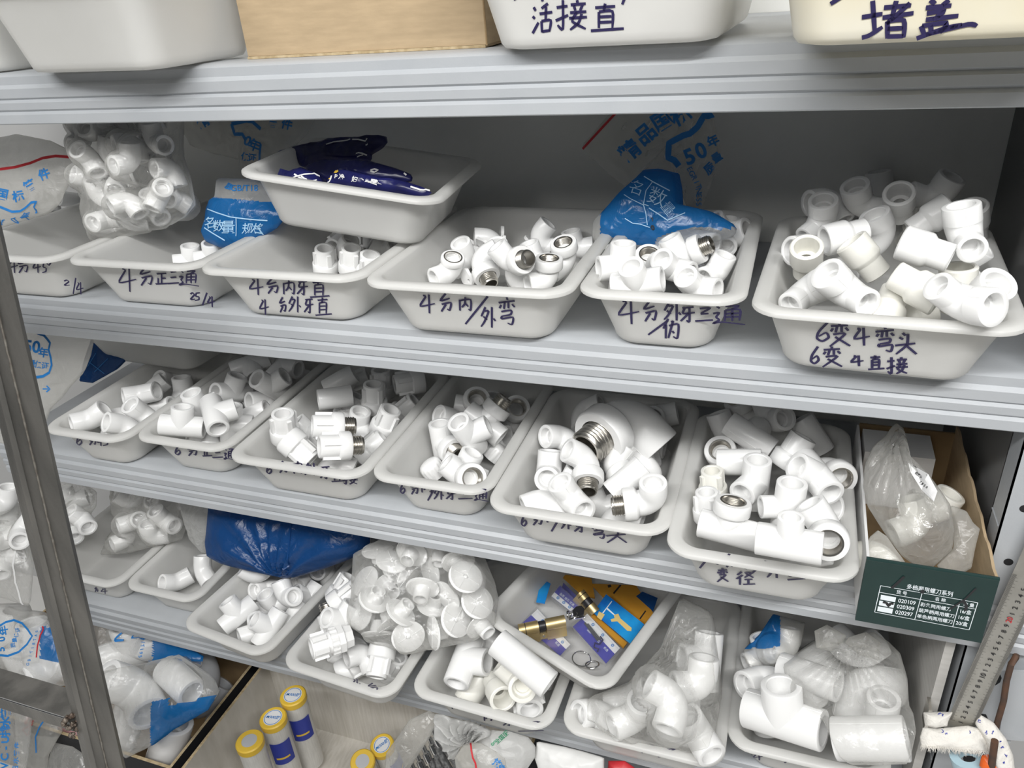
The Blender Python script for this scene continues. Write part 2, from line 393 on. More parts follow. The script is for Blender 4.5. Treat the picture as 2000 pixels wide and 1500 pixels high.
def make(kind, R):
    """returns list of (part name or None, MB, material)"""
    mb = MB(); parts = []; nr = R * .78
    if kind == 'tee':
        L = R * 1.95
        for T in (ALONG_X, ALONG_MX): sock(mb, T, 0, L, R); seam(mb, T, 0, L - .001, R)
        saddle(mb, R, R, R * 1.95)
    elif kind == 'redtee':           # main run larger than the branch
        L = R * 1.9
        for T in (ALONG_X, ALONG_MX): sock(mb, T, 0, L, R)
        saddle(mb, R, R * .78, R * 1.9)
    elif kind in ('ftee', 'mtee'):
        L = R * 1.95
        for T in (ALONG_X, ALONG_MX): sock(mb, T, 0, L, R); seam(mb, T, 0, L - .001, R)
        saddle(mb, R, R * .95, R * 1.5)
        collar(mb, Matrix.Identity(4), R * 1.25, R * 2.15, R * 1.24, R * .84)
        if kind == 'ftee': parts.append(('threaded_insert', female(Matrix.Identity(4), R * 2.15, nr), 'nickel'))
        else: parts.append(('threaded_nipple', nipple(Matrix.Identity(4), R * 1.7, R * 3.0, nr), 'nickel'))
    elif kind == 'elbow': bend(mb, R, R, R * 2.0, R * 2.0)
    elif kind == 'redelbow': bend(mb, R, R * .80, R * 2.0, R * 1.9)
    elif kind == 'elbow45': bend(mb, R, R, R * 1.75, R * 1.75, 45, 1.6)
    elif kind in ('melbow', 'felbow'):
        T2 = bend(mb, R, R * .97, R * 2.0, R * 1.45)
        collar(mb, T2, R * 1.3, R * 2.2, R * 1.25, R * .84)
        if kind == 'felbow': parts.append(('threaded_insert', female(T2, R * 2.2, nr), 'nickel'))
        else: parts.append(('threaded_nipple', nipple(T2, R * 1.75, R * 3.05, nr), 'nickel'))
    elif kind == 'wall':             # wall plate elbow with two screw ears
        T2 = bend(mb, R, R * 1.02, R * 2.0, R * 1.7)
        collar(mb, T2, R * 1.2, R * 1.75, R * 1.1, R * .76, n=128)
        parts.append(('threaded_insert', female(T2, R * 1.75, nr * .98), 'nickel'))
        ear = MB()
        for sg in (1, -1):
            out = []
            for k in range(20):
                a = 2 * math.pi * k / 20; out.append((sg * (R * 1.75) + R * .5 * math.cos(a), R * .5 * math.sin(a)))
            n = 20; oy = [(x * 1 if abs(x) > R * 1.75 else x - sg * R * .9 * (1 - abs(math.sin(2 * math.pi * k / 20)) * .3), y * (1 if abs(x) > R * 1.75 else 1.7)) for k, (x, y) in enumerate(out)]
            hol = [(sg * R * 1.78 + R * .2 * math.cos(2 * math.pi * k / 20), R * .2 * math.sin(2 * math.pi * k / 20)) for k in range(20)]
            x0 = -R * 1.02; x1 = -R * .72
            ear.rings([[(x0, p, q) for p, q in hol], [(x0, p, q) for p, q in oy], [(x1, p, q) for p, q in oy], [(x1, p, q) for p, q in hol], [(x0, p, q) for p, q in hol]])
        parts.append(('screw_ear', ear, None))
    elif kind == 'coupling':
        for T in (ALONG_X, ALONG_MX): sock(mb, T, 0, R * 1.6, R); seam(mb, T, 0, R * 1.55, R)
    elif kind == 'reducer':          # +x end is the wide socket
        L = R * 1.35; r2 = R * .80; b = R * .74; b2 = r2 * .70
        mb.lathe([(b2 * .8, 0), (b * .96, .0003), (b, L - .001), (b + .001, L), (R - .0015, L), (R, L - .0015), (R, 0), (R * .97, -R * .12), (r2 * 1.02, -R * .30), (r2, -R * .36), (r2, -L + .0012), (r2 - .0012, -L), (b2 + .001, -L), (b2, -L + .001), (b2 * .98, -R * .3), (b2 * .8, 0)], 32, ALONG_X)
    elif kind in ('fadapt', 'madapt'):   # finned straight adapter: socket along +x, thread along -x
        sock(mb, ALONG_X, 0, R * 1.7, R * .98); finned(mb, ALONG_X, 0, R * 1.55, R, 4)
        if kind == 'madapt':
            collar(mb, ALONG_MX, -.0, R * .9, R * 1.24, R * .8)
            parts.append(('threaded_nipple', nipple(ALONG_MX, R * .4, R * 1.95, nr * 1.05), 'nickel'))
        else:
            mb.lathe([(R, -R * .1), (R * 1.25, .0), (R * 1.3, R * .1), (R * 1.3, R * 1.05), (R * 1.22, R * 1.2), (R * .86, R * 1.2), (R * .84, R * .2), (.0001, R * .2)], 32, ALONG_MX)
            parts.append(('threaded_insert', female(ALONG_MX, R * 1.2, nr * 1.05), 'nickel'))
    elif kind == 'sadapt':           # straight socket with a ribbed collar at the other end
        sock(mb, ALONG_X, 0, R * 1.7, R); seam(mb, ALONG_X, 0, R * 1.65, R)
        collar(mb, ALONG_MX, -R * .1, R * 1.0, R * 1.24, R * .84); parts.append(('threaded_insert', female(ALONG_MX, R * 1.0, nr), 'nickel'))
    elif kind == 'union':            # finned nut, knurled ring and body
        sock(mb, ALONG_X, 0, R * 1.9, R * 1.0); finned(mb, ALONG_X, R * .5, R * 1.9, R * 1.02, 6)
        mb.lathe([(R, R * .4), (R * 1.3, R * .42), (R * 1.32, R * .5, 1), (R * 1.32, R * 1.0, 1), (R * 1.25, R * 1.05), (R * .9, R * 1.05)], 64, ALONG_X @ Matrix.Translation((0, 0, -R * .9)), mod=lambda j: 1 if j % 4 < 2 else .925)
        mb.lathe([(R * .9, 0), (R * 1.3, .0005), (R * 1.3, R * .9), (R * 1.1, R * 1.0), (R * 1.0, R * 1.7), (R * .7, R * 1.7), (R * .68, R * .8), (.0001, R * .8)], 8, ALONG_MX @ Matrix.Translation((0, 0, R * .16)))
    elif kind == 'cap':              # knurled end cap, dome along +x
        mb.lathe([(R * .78, -R * .9), (R * 1.0, -R * .9), (R * 1.03, -R * .8, 1), (R * 1.03, R * .1, 1), (R * .98, R * .3), (R * .8, R * .55), (R * .4, R * .68), (.0001, R * .7)], 60, ALONG_X, mod=lambda j: 1 if j % 4 < 2 else .93)
        mb.lathe([(R * .78, -R * .9), (R * .76, R * .1), (.0001, R * .1)], 30, ALONG_X)
    elif kind == 'pipe':
        for T in (ALONG_X, ALONG_MX): sock(mb, T, 0, R * 3.4, R, .74)
    elif kind == 'sleeve':
        for T in (ALONG_X, ALONG_MX): sock(mb, T, 0, R * 2.3, R, .74)
    elif kind == 'flange':           # thin plastic plug: ribbed disc with a stem along -x
        mb.lathe([(.0001, .0016), (R * .16, .0016), (R * .2, .003), (R * 1.2, .0024), (R * 1.25, .0018), (R * 1.25, 0), (R * .62, -.0006), (R * .56, -R * .95), (R * .46, -R * .95), (R * .44, -.002), (.0001, -.002)], 28, ALONG_X)
        for k in range(4): mb.box(R * .2, R * 1.15, -.0005, .0005, .002, .0034, 0, ALONG_X @ Matrix.Rotation(math.pi * k / 2 + .3, 4, 'Z'))
        mb.lathe([(.0001, .0044), (R * .1, .004), (R * .15, .0026)], 10, ALONG_X)
    parts.insert(0, (None, mb, None))
    return parts
NOUN = {'tee': ('tee_fitting', 'plain tee'), 'redtee': ('reducing_tee_fitting', 'reducing tee'), 'ftee': ('threaded_tee_fitting', 'tee with threaded metal socket'),
        'mtee': ('threaded_tee_fitting', 'tee with threaded metal nipple'), 'elbow': ('elbow_fitting', 'plain elbow'), 'redelbow': ('reducing_elbow_fitting', 'reducing elbow'),
        'elbow45': ('bend_fitting', 'shallow bend'), 'melbow': ('threaded_elbow_fitting', 'elbow with threaded metal nipple'), 'felbow': ('threaded_elbow_fitting', 'elbow with ribbed collar'),
        'wall': ('screw_ear_elbow', 'elbow with screw ears'), 'coupling': ('coupling_fitting', 'straight coupling'), 'reducer': ('reducer_fitting', 'stepped reducer'),
        'fadapt': ('finned_adapter', 'finned adapter'), 'madapt': ('threaded_adapter', 'adapter with threaded metal nipple'), 'sadapt': ('ribbed_adapter', 'straight adapter with ribbed collar'), 'union': ('union_fitting', 'union with ribbed nut'),
        'cap': ('end_cap', 'ribbed end cap'), 'pipe': ('pipe_piece', 'pipe piece'), 'sleeve': ('pipe_sleeve', 'long plain sleeve'), 'flange': ('flanged_plug', 'flanged plug')}
CACHE = {}; FIT = []
ORIG = {'1': (0, 0), '2': (650, 0), '3': (1300, 0), '4': (0, 500), '5': (650, 500), '6': (1300, 500), '7': (0, 975), '8': (650, 975), '9': (1300, 975)}
def fit(kind, size, T, col='w'):
    R = SIZES[size]; key = (kind, size, col); mname = {'w': 'ppr_white', 'c': 'ppr_cream', 'g': 'ppr_grey'}[col]
    if key not in CACHE:
        CACHE[key] = [(n, mb.mesh((n or NOUN[kind][0]), [m or mname])) for n, mb, m in make(kind, R)]
    root = bpy.data.objects.new(NOUN[kind][0], CACHE[key][0][1]); C.objects.link(root); root.matrix_world = T
    for n, me in CACHE[key][1:]:
        c = bpy.data.objects.new(n, me); C.objects.link(c); c.parent = root
        if n != 'screw_ear': c['label'] = 'nickel plated threaded metal'
    return root
ORD = 'first second third fourth fifth sixth seventh eighth ninth tenth eleventh twelfth thirteenth fourteenth fifteenth sixteenth seventeenth eighteenth nineteenth twentieth twenty-first twenty-second twenty-third twenty-fourth twenty-fifth twenty-sixth twenty-seventh twenty-eighth twenty-ninth thirtieth'.split()
ORD += ['thirty-' + w for w in ORD[:9]]
import numpy as np
def balls(kind, R):                  # round lumps standing for a fitting while the heap settles
    m = [(x, 0, 0, .98) for x in (-1.5, -.8, 0, .8, 1.5)]
    el = [(1.55, 0, 0, .98), (.9, 0, .08, .98), (.3, 0, .3, .95), (.08, 0, .9, .98), (0, 0, 1.45, .98)]
    S = {'tee': m + [(0, 0, .9, .98), (0, 0, 1.45, .98)], 'redtee': m + [(0, 0, 1.3, .8)], 'ftee': m + [(0, 0, 1.4, 1.2)], 'mtee': m + [(0, 0, 1.4, 1.2), (0, 0, 2.4, .72)],
         'elbow': el, 'redelbow': el[:3] + [(.08, 0, .9, .85), (0, 0, 1.5, .8)], 'elbow45': [(1.2, 0, 0, .98), (.5, 0, 0, .98), (0, 0, .1, .98), (-.4, 0, .4, .98), (-.9, 0, .9, .98)],
         'melbow': el + [(0, 0, 1.7, 1.2), (0, 0, 2.5, .72)], 'felbow': el + [(0, 0, 1.6, 1.2)], 'wall': el + [(-.85, 1.8, 0, .5), (-.85, -1.8, 0, .5)],
         'coupling': m[1:4] + [(1.1, 0, 0, .95), (-1.1, 0, 0, .95)], 'reducer': [(.75, 0, 0, .98), (.2, 0, 0, .98), (-.6, 0, 0, .8), (-1.0, 0, 0, .75)],
         'fadapt': [(1.1, 0, 0, 1.1), (.4, 0, 0, 1.15), (-.4, 0, 0, 1.28)], 'madapt': [(1.1, 0, 0, 1.1), (.4, 0, 0, 1.15), (-.4, 0, 0, 1.24), (-1.4, 0, 0, .76)],
         'sadapt': [(1.1, 0, 0, 1), (.4, 0, 0, 1), (-.4, 0, 0, 1.16)], 'union': [(1.2, 0, 0, 1.1), (.5, 0, 0, 1.2), (-.5, 0, 0, 1.3), (-1.2, 0, 0, 1)], 'cap': [(-.3, 0, 0, 1.03)], 'pipe': [(x * .85, 0, 0, .98) for x in range(-3, 4)], 'sleeve': [(x * .8, 0, 0, .98) for x in range(-2, 3)], 'flange': [(0, 0, 0, .9), (-.5, 0, 0, .6)]}[kind]
    return np.array(S) * R
def settle(items, tray=None, pull=.004, box=None, iters=380, fixed=()):
    """items: [matrix, kind, R]; moves each along its own line of sight until the heap rests without overlaps"""
    n = len(items); P0 = np.array([list(t.translation) for t, k, r in items]); P = P0.copy()
    D = P0 - np.array(list(CO)); D /= np.linalg.norm(D, axis=1)[:, None]
    off = []
    for t, k, r in items:
        b = balls(k, r); rot = np.array(t.to_3x3()); off.append((b[:, :3] @ rot.T, b[:, 3] * 1.05))
    if tray:
        o, T, W, L, H, tp = tray; TI = np.array(T.inverted()); RT = TI[:3, :3]
    for it in range(iters):
        dsp = np.zeros_like(P)
        if it < 90: P += D * (pull / 60)
        for i in range(n):
            oi, ri = off[i]; Ai = oi + P[i]
            for j in range(i + 1, n):
                dv = P[j] - P[i]
                if dv @ dv > .025: continue
                oj, rj = off[j]; Bj = oj + P[j]
                d = Bj[None] - Ai[:, None]; L2 = np.sqrt((d ** 2).sum(-1)) + 1e-9
                pen = ri[:, None] + rj[None] - L2
                k = pen.argmax(); a, b = divmod(k, pen.shape[1])
                if pen[a, b] > 0:
                    u = d[a, b] / L2[a, b] * pen[a, b] * .45; dsp[i] -= u; dsp[j] += u
        P += dsp
        if it < iters - 30:
            o_ = P - P0; lat = o_ - D * (o_ * D).sum(1)[:, None]; P -= .22 * lat
        if tray:
            for i in range(n):
                oi, ri = off[i]; A = (oi + P[i]) @ RT.T + TI[:3, 3]; mv = np.zeros(3)
                pz = (.0042 + ri - A[:, 2]).max()
                if pz > 0: mv[2] += pz
                zz = np.clip(A[:, 2] - .0, 0, H); ins = (tp + .007) + (.0195 - tp - .007) * np.clip((zz - .010) / (H - .02), 0, 1)
                low = A[:, 2] < H + .25 * ri
                rr = ri * 1.04 + .002
                for ax, lo, hi in ((0, -W / 2 + ins + rr, W / 2 - ins - rr), (1, ins + rr, L - ins - rr)):
                    a = np.where(low, lo - A[:, ax], -1).max(); b = np.where(low, A[:, ax] - hi, -1).max()
                    if a > 0: mv[ax] += a
                    if b > 0: mv[ax] -= b
                P[i] += RT.T @ mv
        elif box is not None:            # stay inside a bag: a centre, three half sizes
            for i in range(n):
                q = (P[i] - box[0]) / box[1]; l = np.sqrt(q @ q)
                if l > 1: P[i] = box[0] + (P[i] - box[0]) / l
    for (t, k, r), p in zip(items, P): t.translation = Vector(p)
PLACED = {}
def fill(place, group, deck, text, flat=None, tray=None, pull=.004, box=None):
    """one line per fitting: kind size[colour] crop:x,y height a1,t1 a2,t2"""
    made = []
    for ln in text.strip().splitlines():
        w = ln.split()
        if not w or w[0].startswith('#'): continue
        kind, sz = w[0], w[1]; cr, q = w[2].split(':'); zx, zy = map(float, q.split(',')); ox, oy = ORIG[cr]
        px, py = ox + zx * .35, oy + zy * .35
        h = float(w[3])
        if flat: p = on_plane(px, py, flat[0] + flat[1] * h, flat[1])
        else: p = at(px, py, z=deck + h)
        a1 = aim(px, py, *map(float, w[4].split(',')))
        a2 = aim(px, py, *map(float, w[5].split(','))) if len(w) > 5 else None
        made.append([frame(p, a1, a2), kind, sz, px])
    items = [[m[0], m[1], SIZES[m[2][0]]] for m in made]
    settle(items, TR.get(tray), pull, box)
    kinds = {}
    for m, it in zip(made, items):
        o = fit(m[1], m[2][0], it[0], m[2][1] if len(m[2]) > 1 else 'w')
        kinds.setdefault(NOUN[m[1]][1] + m[2][1:], []).append((o, m[1], m[2], m[3]))
        FIT.append(o); PLACED.setdefault(group, []).append(o)
    for k, ms in kinds.items():
        ms.sort(key=lambda m: m[3])
        for i, (o, kind, sz, px) in enumerate(ms):
            colour = {'c': 'cream', 'g': 'grey'}.get(sz[-1], 'white'); noun = NOUN[kind][1]
            tag(o, f'the only {colour} {noun} {place}' if len(ms) == 1 else f'{colour} {noun}, {ORD[i]} from left {place}', 'pipe fitting', group)
    return made
# ---------------------------------------------------------------- what lies in the trays
fill("in the second shelf's second tray", 'fittings in the second tray of the second shelf', ZB, '''
tee 4 1:1190,1445 .018 5,0 100,30
tee 4 1:1075,1465 .017 5,0 60,20
''', tray='B2')
fill("under the tray of navy packets", 'fittings in the third tray of the second shelf', ZB, '''
fadapt 4 1:1815,1462 .028 92,36 0,0
fadapt 4 2:105,1462 .028 88,36 0,0
fadapt 4 2:205,1500 .026 86,36 30,0
fadapt 4 2:40,1350 .030 215,55
fadapt 4 2:180,1340 .029 270,40
elbow 4 2:300,1415 .026 150,10 80,50
felbow 4 2:60,1410 .024 60,40 300,20
elbow 4 2:340,1360 .030 20,20 120,40
''', tray='B3')
fill("in the second shelf's middle tray", 'fittings in the middle tray of the second shelf', ZB, '''
wall 4 2:900,1330 .045 178,5 270,-25
wall 4 2:775,1400 .042 225,20 330,-20
wall 4 2:1135,1330 .058 50,15 320,-10
elbow 4 2:930,1440 .052 200,10 85,45
melbow 4 5:815,20 .062 30,5 288,36
melbow 4 5:990,40 .058 130,15 330,22
wall 4 5:660,90 .034 200,30 70,30
elbow 4 5:1010,130 .036 340,10 80,35
felbow 4 5:1200,140 .040 190,25 55,5
felbow 4 5:1310,30 .044 215,25 60,0
elbow 4 2:1400,1390 .036 10,10 100,20
wall 4 2:1130,1460 .046 110,20 300,40
elbow 4 2:750,1440 .034 220,20 100,30
elbow 4 5:1090,100 .030 200,20 60,30
''', tray='B4')
fill("in the narrow tray before the blue bag", 'fittings in the narrow tray of the second shelf', ZB, '''
tee 4 5:1555,70 .050 88,22 200,10
tee 4 3:200,1365 .058 350,38 240,10
mtee 4 3:95,1440 .064 118,15 28,18
elbow 4 3:455,1370 .052 88,22 268,52
tee 4 5:1890,70 .050 345,32 150,30
tee 4 5:1690,140 .050 8,15 100,50
felbow 4 5:1740,85 .036 250,40 75,-8
elbow 4 6:165,180 .050 130,52 350,20
felbow 4 6:305,95 .046 330,-20 150,12
elbow 4 6:430,110 .052 66,22 230,20
tee 4 3:300,1440 .036 10,20 90,40
elbow 4 2:1850,1420 .042 60,60 200,10
''', tray='B5', pull=.0)
fill("in the heaped tray, second shelf", 'fittings in the heaped tray of the second shelf', ZB, '''
redelbow 6 3:930,1115 .085 190,40 320,5
redelbow 6 3:1085,1155 .100 108,40 330,0
reducer 6 3:1305,1140 .115 98,56
reducer 6 3:1480,1220 .100 38,-8
reducer 6 3:1715,1240 .078 100,40
redelbow 6 3:880,1240 .088 95,42 240,10
reducer 6 3:1000,1315 .098 195,25
redelbow 6 3:1220,1330 .085 115,30 210,20
redelbow 6 3:1650,1370 .095 100,20 290,35
reducer 6 3:1455,1395 .098 160,-5
reducer 6c 3:1110,1440 .094 130,12
reducer 6c 3:785,1450 .085 92,52
reducer 6 3:720,1385 .070 190,45
redelbow 6 6:755,195 .070 28,40 215,10
redelbow 6 6:1010,205 .072 135,42 325,15
reducer 6c 6:1400,175 .088 330,5
redelbow 6 6:1640,265 .078 352,42 150,20
redelbow 6 6:1800,270 .056 45,45 260,20
redelbow 6 6:1760,70 .070 300,20 30,20
reducer 6c 6:1245,300 .055 250,30
reducer 6c 6:1390,330 .050 200,20
reducer 6c 6:1620,150 .066 90,20
redelbow 6 3:1200,1100 .080 100,10 10,10
redelbow 6 3:1500,1120 .075 60,20 190,10
reducer 6c 3:1400,1290 .075 60,20
reducer 6 6:930,100 .060 20,20
''', tray='B6')
fill("in the third shelf's first tray", 'fittings in the first tray of the third shelf', ZC, '''
elbow45 6 4:545,955 .024 195,10 45,30
elbow45 6 4:665,885 .036 200,15 10,12
elbow45 6 4:720,945 .034 170,25 310,15
elbow45 6 4:790,885 .040 140,35 320,5
elbow45 6 4:800,815 .040 15,35 190,5
elbow45 6 4:885,850 .028 195,5 20,10
elbow45 6 4:850,755 .036 235,35 40,10
elbow 6 4:955,705 .042 345,45 165,15
elbow45 6 4:1020,780 .022 100,20 240,20
elbow45 6 4:650,985 .020 10,20 160,20
''', tray='C1')
fill("in the third shelf's second tray", 'fittings in the second tray of the third shelf', ZC, '''
tee 6 4:965,965 .036 355,15 75,28
tee 6 4:1210,890 .066 285,48 20,0
tee 6 4:1100,855 .040 25,0 115,30
tee 6 4:1195,1015 .036 280,58 170,10
tee 6 4:1330,985 .038 90,25 0,10
tee 6 4:1450,820 .060 182,30 280,20
tee 6 4:1430,895 .044 25,25 290,20
tee 6 4:1375,775 .040 180,40 60,10
tee 6 4:1405,655 .052 20,5 240,30
tee 6 4:1400,705 .040 200,10 300,40
tee 6 4:1540,725 .044 150,40 20,10
tee 6 4:1680,610 .050 340,5 230,35
tee 6 4:1650,700 .040 230,30 10,20
''', tray='C2')
fill("in the third shelf's third tray", 'fittings in the third tray of the third shelf', ZC, '''
fadapt 6 4:1590,965 .058 98,38 10,0
fadapt 6 4:1655,1080 .038 318,10 60,30
madapt 6 4:1855,950 .066 180,8 90,10
madapt 6 4:1895,1060 .062 182,12 90,10
elbow 6 4:1860,1150 .032 340,5 200,25
coupling 6 4:1870,790 .072 8,-5
fadapt 6 5:230,810 .070 92,30 20,0
fadapt 6 5:275,720 .062 95,26 20,0
fadapt 6 5:445,710 .058 190,10 90,10
fadapt 6 5:280,950 .052 68,36 20,0
fadapt 6 5:390,850 .036 40,20
fadapt 6 5:220,1095 .034 42,10 120,10
elbow 6 5:155,950 .040 80,40 300,20
madapt 6 5:100,870 .042 60,20
tee 6 4:1715,1010 .040 30,50 140,10
coupling 6 4:1900,700 .036 30,10
coupling 6 5:60,1130 .026 10,10
elbow 6 4:1780,1050 .032 200,20 60,40
madapt 6 5:110,700 .034 20,10
''', tray='C3')
fill("in the third shelf's fourth tray", 'fittings in the fourth tray of the third shelf', ZC, '''
elbow 6 5:615,920 .044 165,38 290,15
ftee 6 5:790,870 .046 350,0 120,58
mtee 6 5:790,1010 .054 320,10 50,10
tee 6 5:700,1070 .052 128,45 20,10
tee 6 5:905,1000 .044 350,38 190,5
mtee 6 5:625,1025 .034 100,30 300,20
cap 6 5:550,1180 .026 130,20
cap 6 5:960,1075 .044 50,10
tee 6 5:880,1135 .038 155,5 40,20
felbow 6 5:800,1235 .030 140,15 330,30
felbow 6 5:1050,950 .044 260,20 70,38
tee 6 5:880,895 .034 340,10 80,30
''', tray='C4')
fill("in the biggest elbow's tray", 'fittings in the fifth tray of the third shelf', ZC, '''
tee 6 5:1850,900 .064 10,5 190,40
elbow 6 5:1390,865 .056 20,20 250,30
elbow 6 5:1275,1010 .042 180,40 330,10
melbow 6 5:1400,1160 .074 155,30 287,22
elbow 6 5:1215,1240 .052 85,10 262,45
coupling 6 5:1185,1210 .042 90,10
elbow 6 5:1100,1330 .030 200,10 320,20
elbow 6 5:1320,1380 .034 125,40 310,10
coupling 6 5:1645,1250 .062 40,0
felbow 6 5:1555,1150 .056 50,15 270,20
melbow 6 5:1790,1370 .054 90,48 182,10
elbow 6 5:1700,1450 .030 340,10 240,20
elbow 6 5:1830,1180 .044 170,10 300,20
coupling 6 5:1815,1250 .034 350,5
coupling 6 5:1840,1080 .042 350,10
elbow 6 5:1690,1150 .036 20,20 130,20
elbow 6 5:1460,1420 .022 20,10 120,20
coupling 6 5:1320,1290 .026 60,20
''', tray='C5')
fill("in the tray beside the green box", 'fittings in the sixth tray of the third shelf', ZC, '''
elbow45 6 6:300,980 .060 110,10 300,10
tee 6 6:470,1010 .072 325,5 60,-60
elbow 6 6:590,920 .064 110,5 330,45
felbow 6 6:460,910 .052 20,10 150,20
felbow 6 6:235,1125 .044 10,5 165,45
coupling 6 6:410,1150 .058 0,5
sadapt 6 6:700,1115 .086 57,8
tee 6 6:840,1230 .078 305,42 140,10
coupling 6 6:820,1000 .050 120,10
felbow 6 6:920,1180 .050 200,10 350,40
fadapt 4c 6:265,1280 .062 92,35 20,0
tee 6 6:500,1260 .082 82,34 232,36
fadapt 4 6:190,1400 .056 92,35 0,0
redtee 6 6:705,1400 .066 78,34 200,5
tee 6 6:1010,1435 .066 350,36 180,20
ftee 6 9:350,170 .064 345,5 82,25
redtee 6 9:690,245 .066 350,3 86,35
felbow 6 9:900,170 .050 120,20 288,42
elbow 6 9:870,340 .034 10,10 110,20
''', tray='C6', pull=.0)
fill("in the tray by the big blue bag", 'fittings in the second tray of the fourth shelf', ZD, '''
elbow45 6 7:985,465 .024 32,5 200,10
elbow45 6 7:1130,400 .034 95,10 325,42
''', tray='D2')
fill("in the tray below the blue bag", 'fittings in the third tray of the fourth shelf', ZD, '''
elbow 6 7:1470,505 .062 350,45 185,10
tee 6 7:1385,660 .052 42,0 150,15
tee 6 7:1510,720 .048 62,5 175,20
pipe 4 7:1645,735 .044 58,0
tee 6 7:1770,570 .060 60,0 165,30
elbow 6 7:1600,560 .056 115,5 320,45
tee 6 7:1825,410 .072 110,5 255,45
elbow 6 7:1710,430 .060 110,20 240,40
elbow 6 7:1950,385 .066 320,50 150,10
elbow 6 7:1440,440 .050 150,10 20,10
tee 6 7:1560,640 .034 20,20 120,40
tee 6 7:1420,740 .028 200,10 80,40
''', tray='D3')
fill("below the bag of white caps", 'fittings in the fourth tray of the fourth shelf', ZD, '''
union 6 7:1850,795 .070 198,10 90,20
fadapt 6 7:1905,510 .074 60,20
madapt 6 7:1850,690 .052 290,0
fadapt 6 8:55,560 .070 40,10
tee 6 8:50,680 .062 60,20 200,20
elbow 6 8:190,840 .048 200,20 290,10
fadapt 6 8:230,935 .036 260,10
fadapt 6 8:400,945 .036 60,52
madapt 6 8:350,880 .030 200,10
elbow 6 7:1925,910 .030 160,20 20,10
fadapt 6 8:100,930 .026 30,10
''', tray='D4')
fill("in the tray left of the locks", 'fittings in the fifth tray of the fourth shelf', ZD, '''
tee 8 8:755,970 .062 250,25 10,20
coupling 8c 8:850,1045 .046 56,5
reducer 8c 8:970,1080 .064 300,55
elbow 8c 8:1060,1010 .052 140,10 300,52
sleeve 8 8:1060,915 .085 322,8
pipe 8 8:850,840 .056 325,5
tee 8 8:1205,1100 .044 75,15 200,20
fadapt 8 8:1150,1150 .050 280,45
coupling 6 8:940,945 .030 60,10
coupling 6 8:1045,1140 .026 40,10
''', tray='D5')
fill("in the fourth shelf's last tray", 'fittings in the last tray of the fourth shelf', ZD, '''
tee L 9:660,1225 .062 343,18 108,28
elbow 8 9:550,1000 .075 340,40 180,5
coupling 8 9:452,1150 .040 90,25
tee 8 9:560,1070 .040 20,10 100,10
''', tray='D7')
big = fit('melbow', 'X', frame(at(1226, 808, z=ZC + .110), aim(1226, 808, 312, 2), aim(1226, 808, 215, 42)))
tag(big, 'biggest white elbow with large threaded nipple, on top of the fifth third-shelf tray', 'pipe fitting')
# ---------------------------------------------------------------- writing
def font_mesh(body, bold=.0):
    c = bpy.data.curves.new('lettering', 'FONT'); c.body = body; c.align_x = 'CENTER'; c.align_y = 'CENTER'; c.offset = bold; c.resolution_u = 3
    o = bpy.data.objects.new('lettering', c); C.objects.link(o); bpy.context.view_layer.update()
    me = bpy.data.meshes.new_from_object(o.evaluated_get(bpy.context.evaluated_depsgraph_get()))
    v = [(p.co.x, p.co.y) for p in me.vertices]; f = [tuple(q.vertices) for q in me.polygons]
    bpy.data.objects.remove(o); bpy.data.curves.remove(c); bpy.data.meshes.remove(me)
    return v, f
def smooth_line(pts, k=4):
    if len(pts) < 3: 
        a, b = pts[0], pts[-1]; return [(a[0] + (b[0] - a[0]) * i / 3, a[1] + (b[1] - a[1]) * i / 3) for i in range(4)]
    out = []
    for i in range(len(pts) - 1):
        p0 = pts[max(i - 1, 0)]; p1 = pts[i]; p2 = pts[i + 1]; p3 = pts[min(i + 2, len(pts) - 1)]
        for s in range(k):
            t = s / k; w = [(-t + 2 * t * t - t ** 3) * .35, 1 + (-2.65 * t * t + 1.65 * t ** 3) , (.35 * t + 2.3 * t * t - 1.65 * t ** 3), (-.35 * t * t + .35 * t ** 3)]
            tot = sum(w); out.append(tuple(sum(wi * p[j] for wi, p in zip(w, (p0, p1, p2, p3))) / tot for j in (0, 1)))
    out.append(tuple(pts[-1])); return out
def ribbon(mb, pts3, n, w, mi=0, taper=True):
    """flat band through 3-D points lying on a surface with normal n (or one normal per point)"""
    m = len(pts3); L = []
    for i, p in enumerate(pts3):
        d = (pts3[min(i + 1, m - 1)] - pts3[max(i - 1, 0)]); nn = n[i] if isinstance(n, list) else n
        s = d.cross(nn); s = s.normalized() if s.length > 1e-9 else Vector((1, 0, 0))
        ww = w * (.5 * (.55 + .45 * min(1, 3 * (m - i) / m)) if taper else .5)
        L.append((p + s * ww, p - s * ww))
    vs = [v for ab in L for v in ab]
    mb.add(vs, [(2 * i, 2 * i + 1, 2 * i + 3, 2 * i + 2) for i in range(m - 1)], mi)
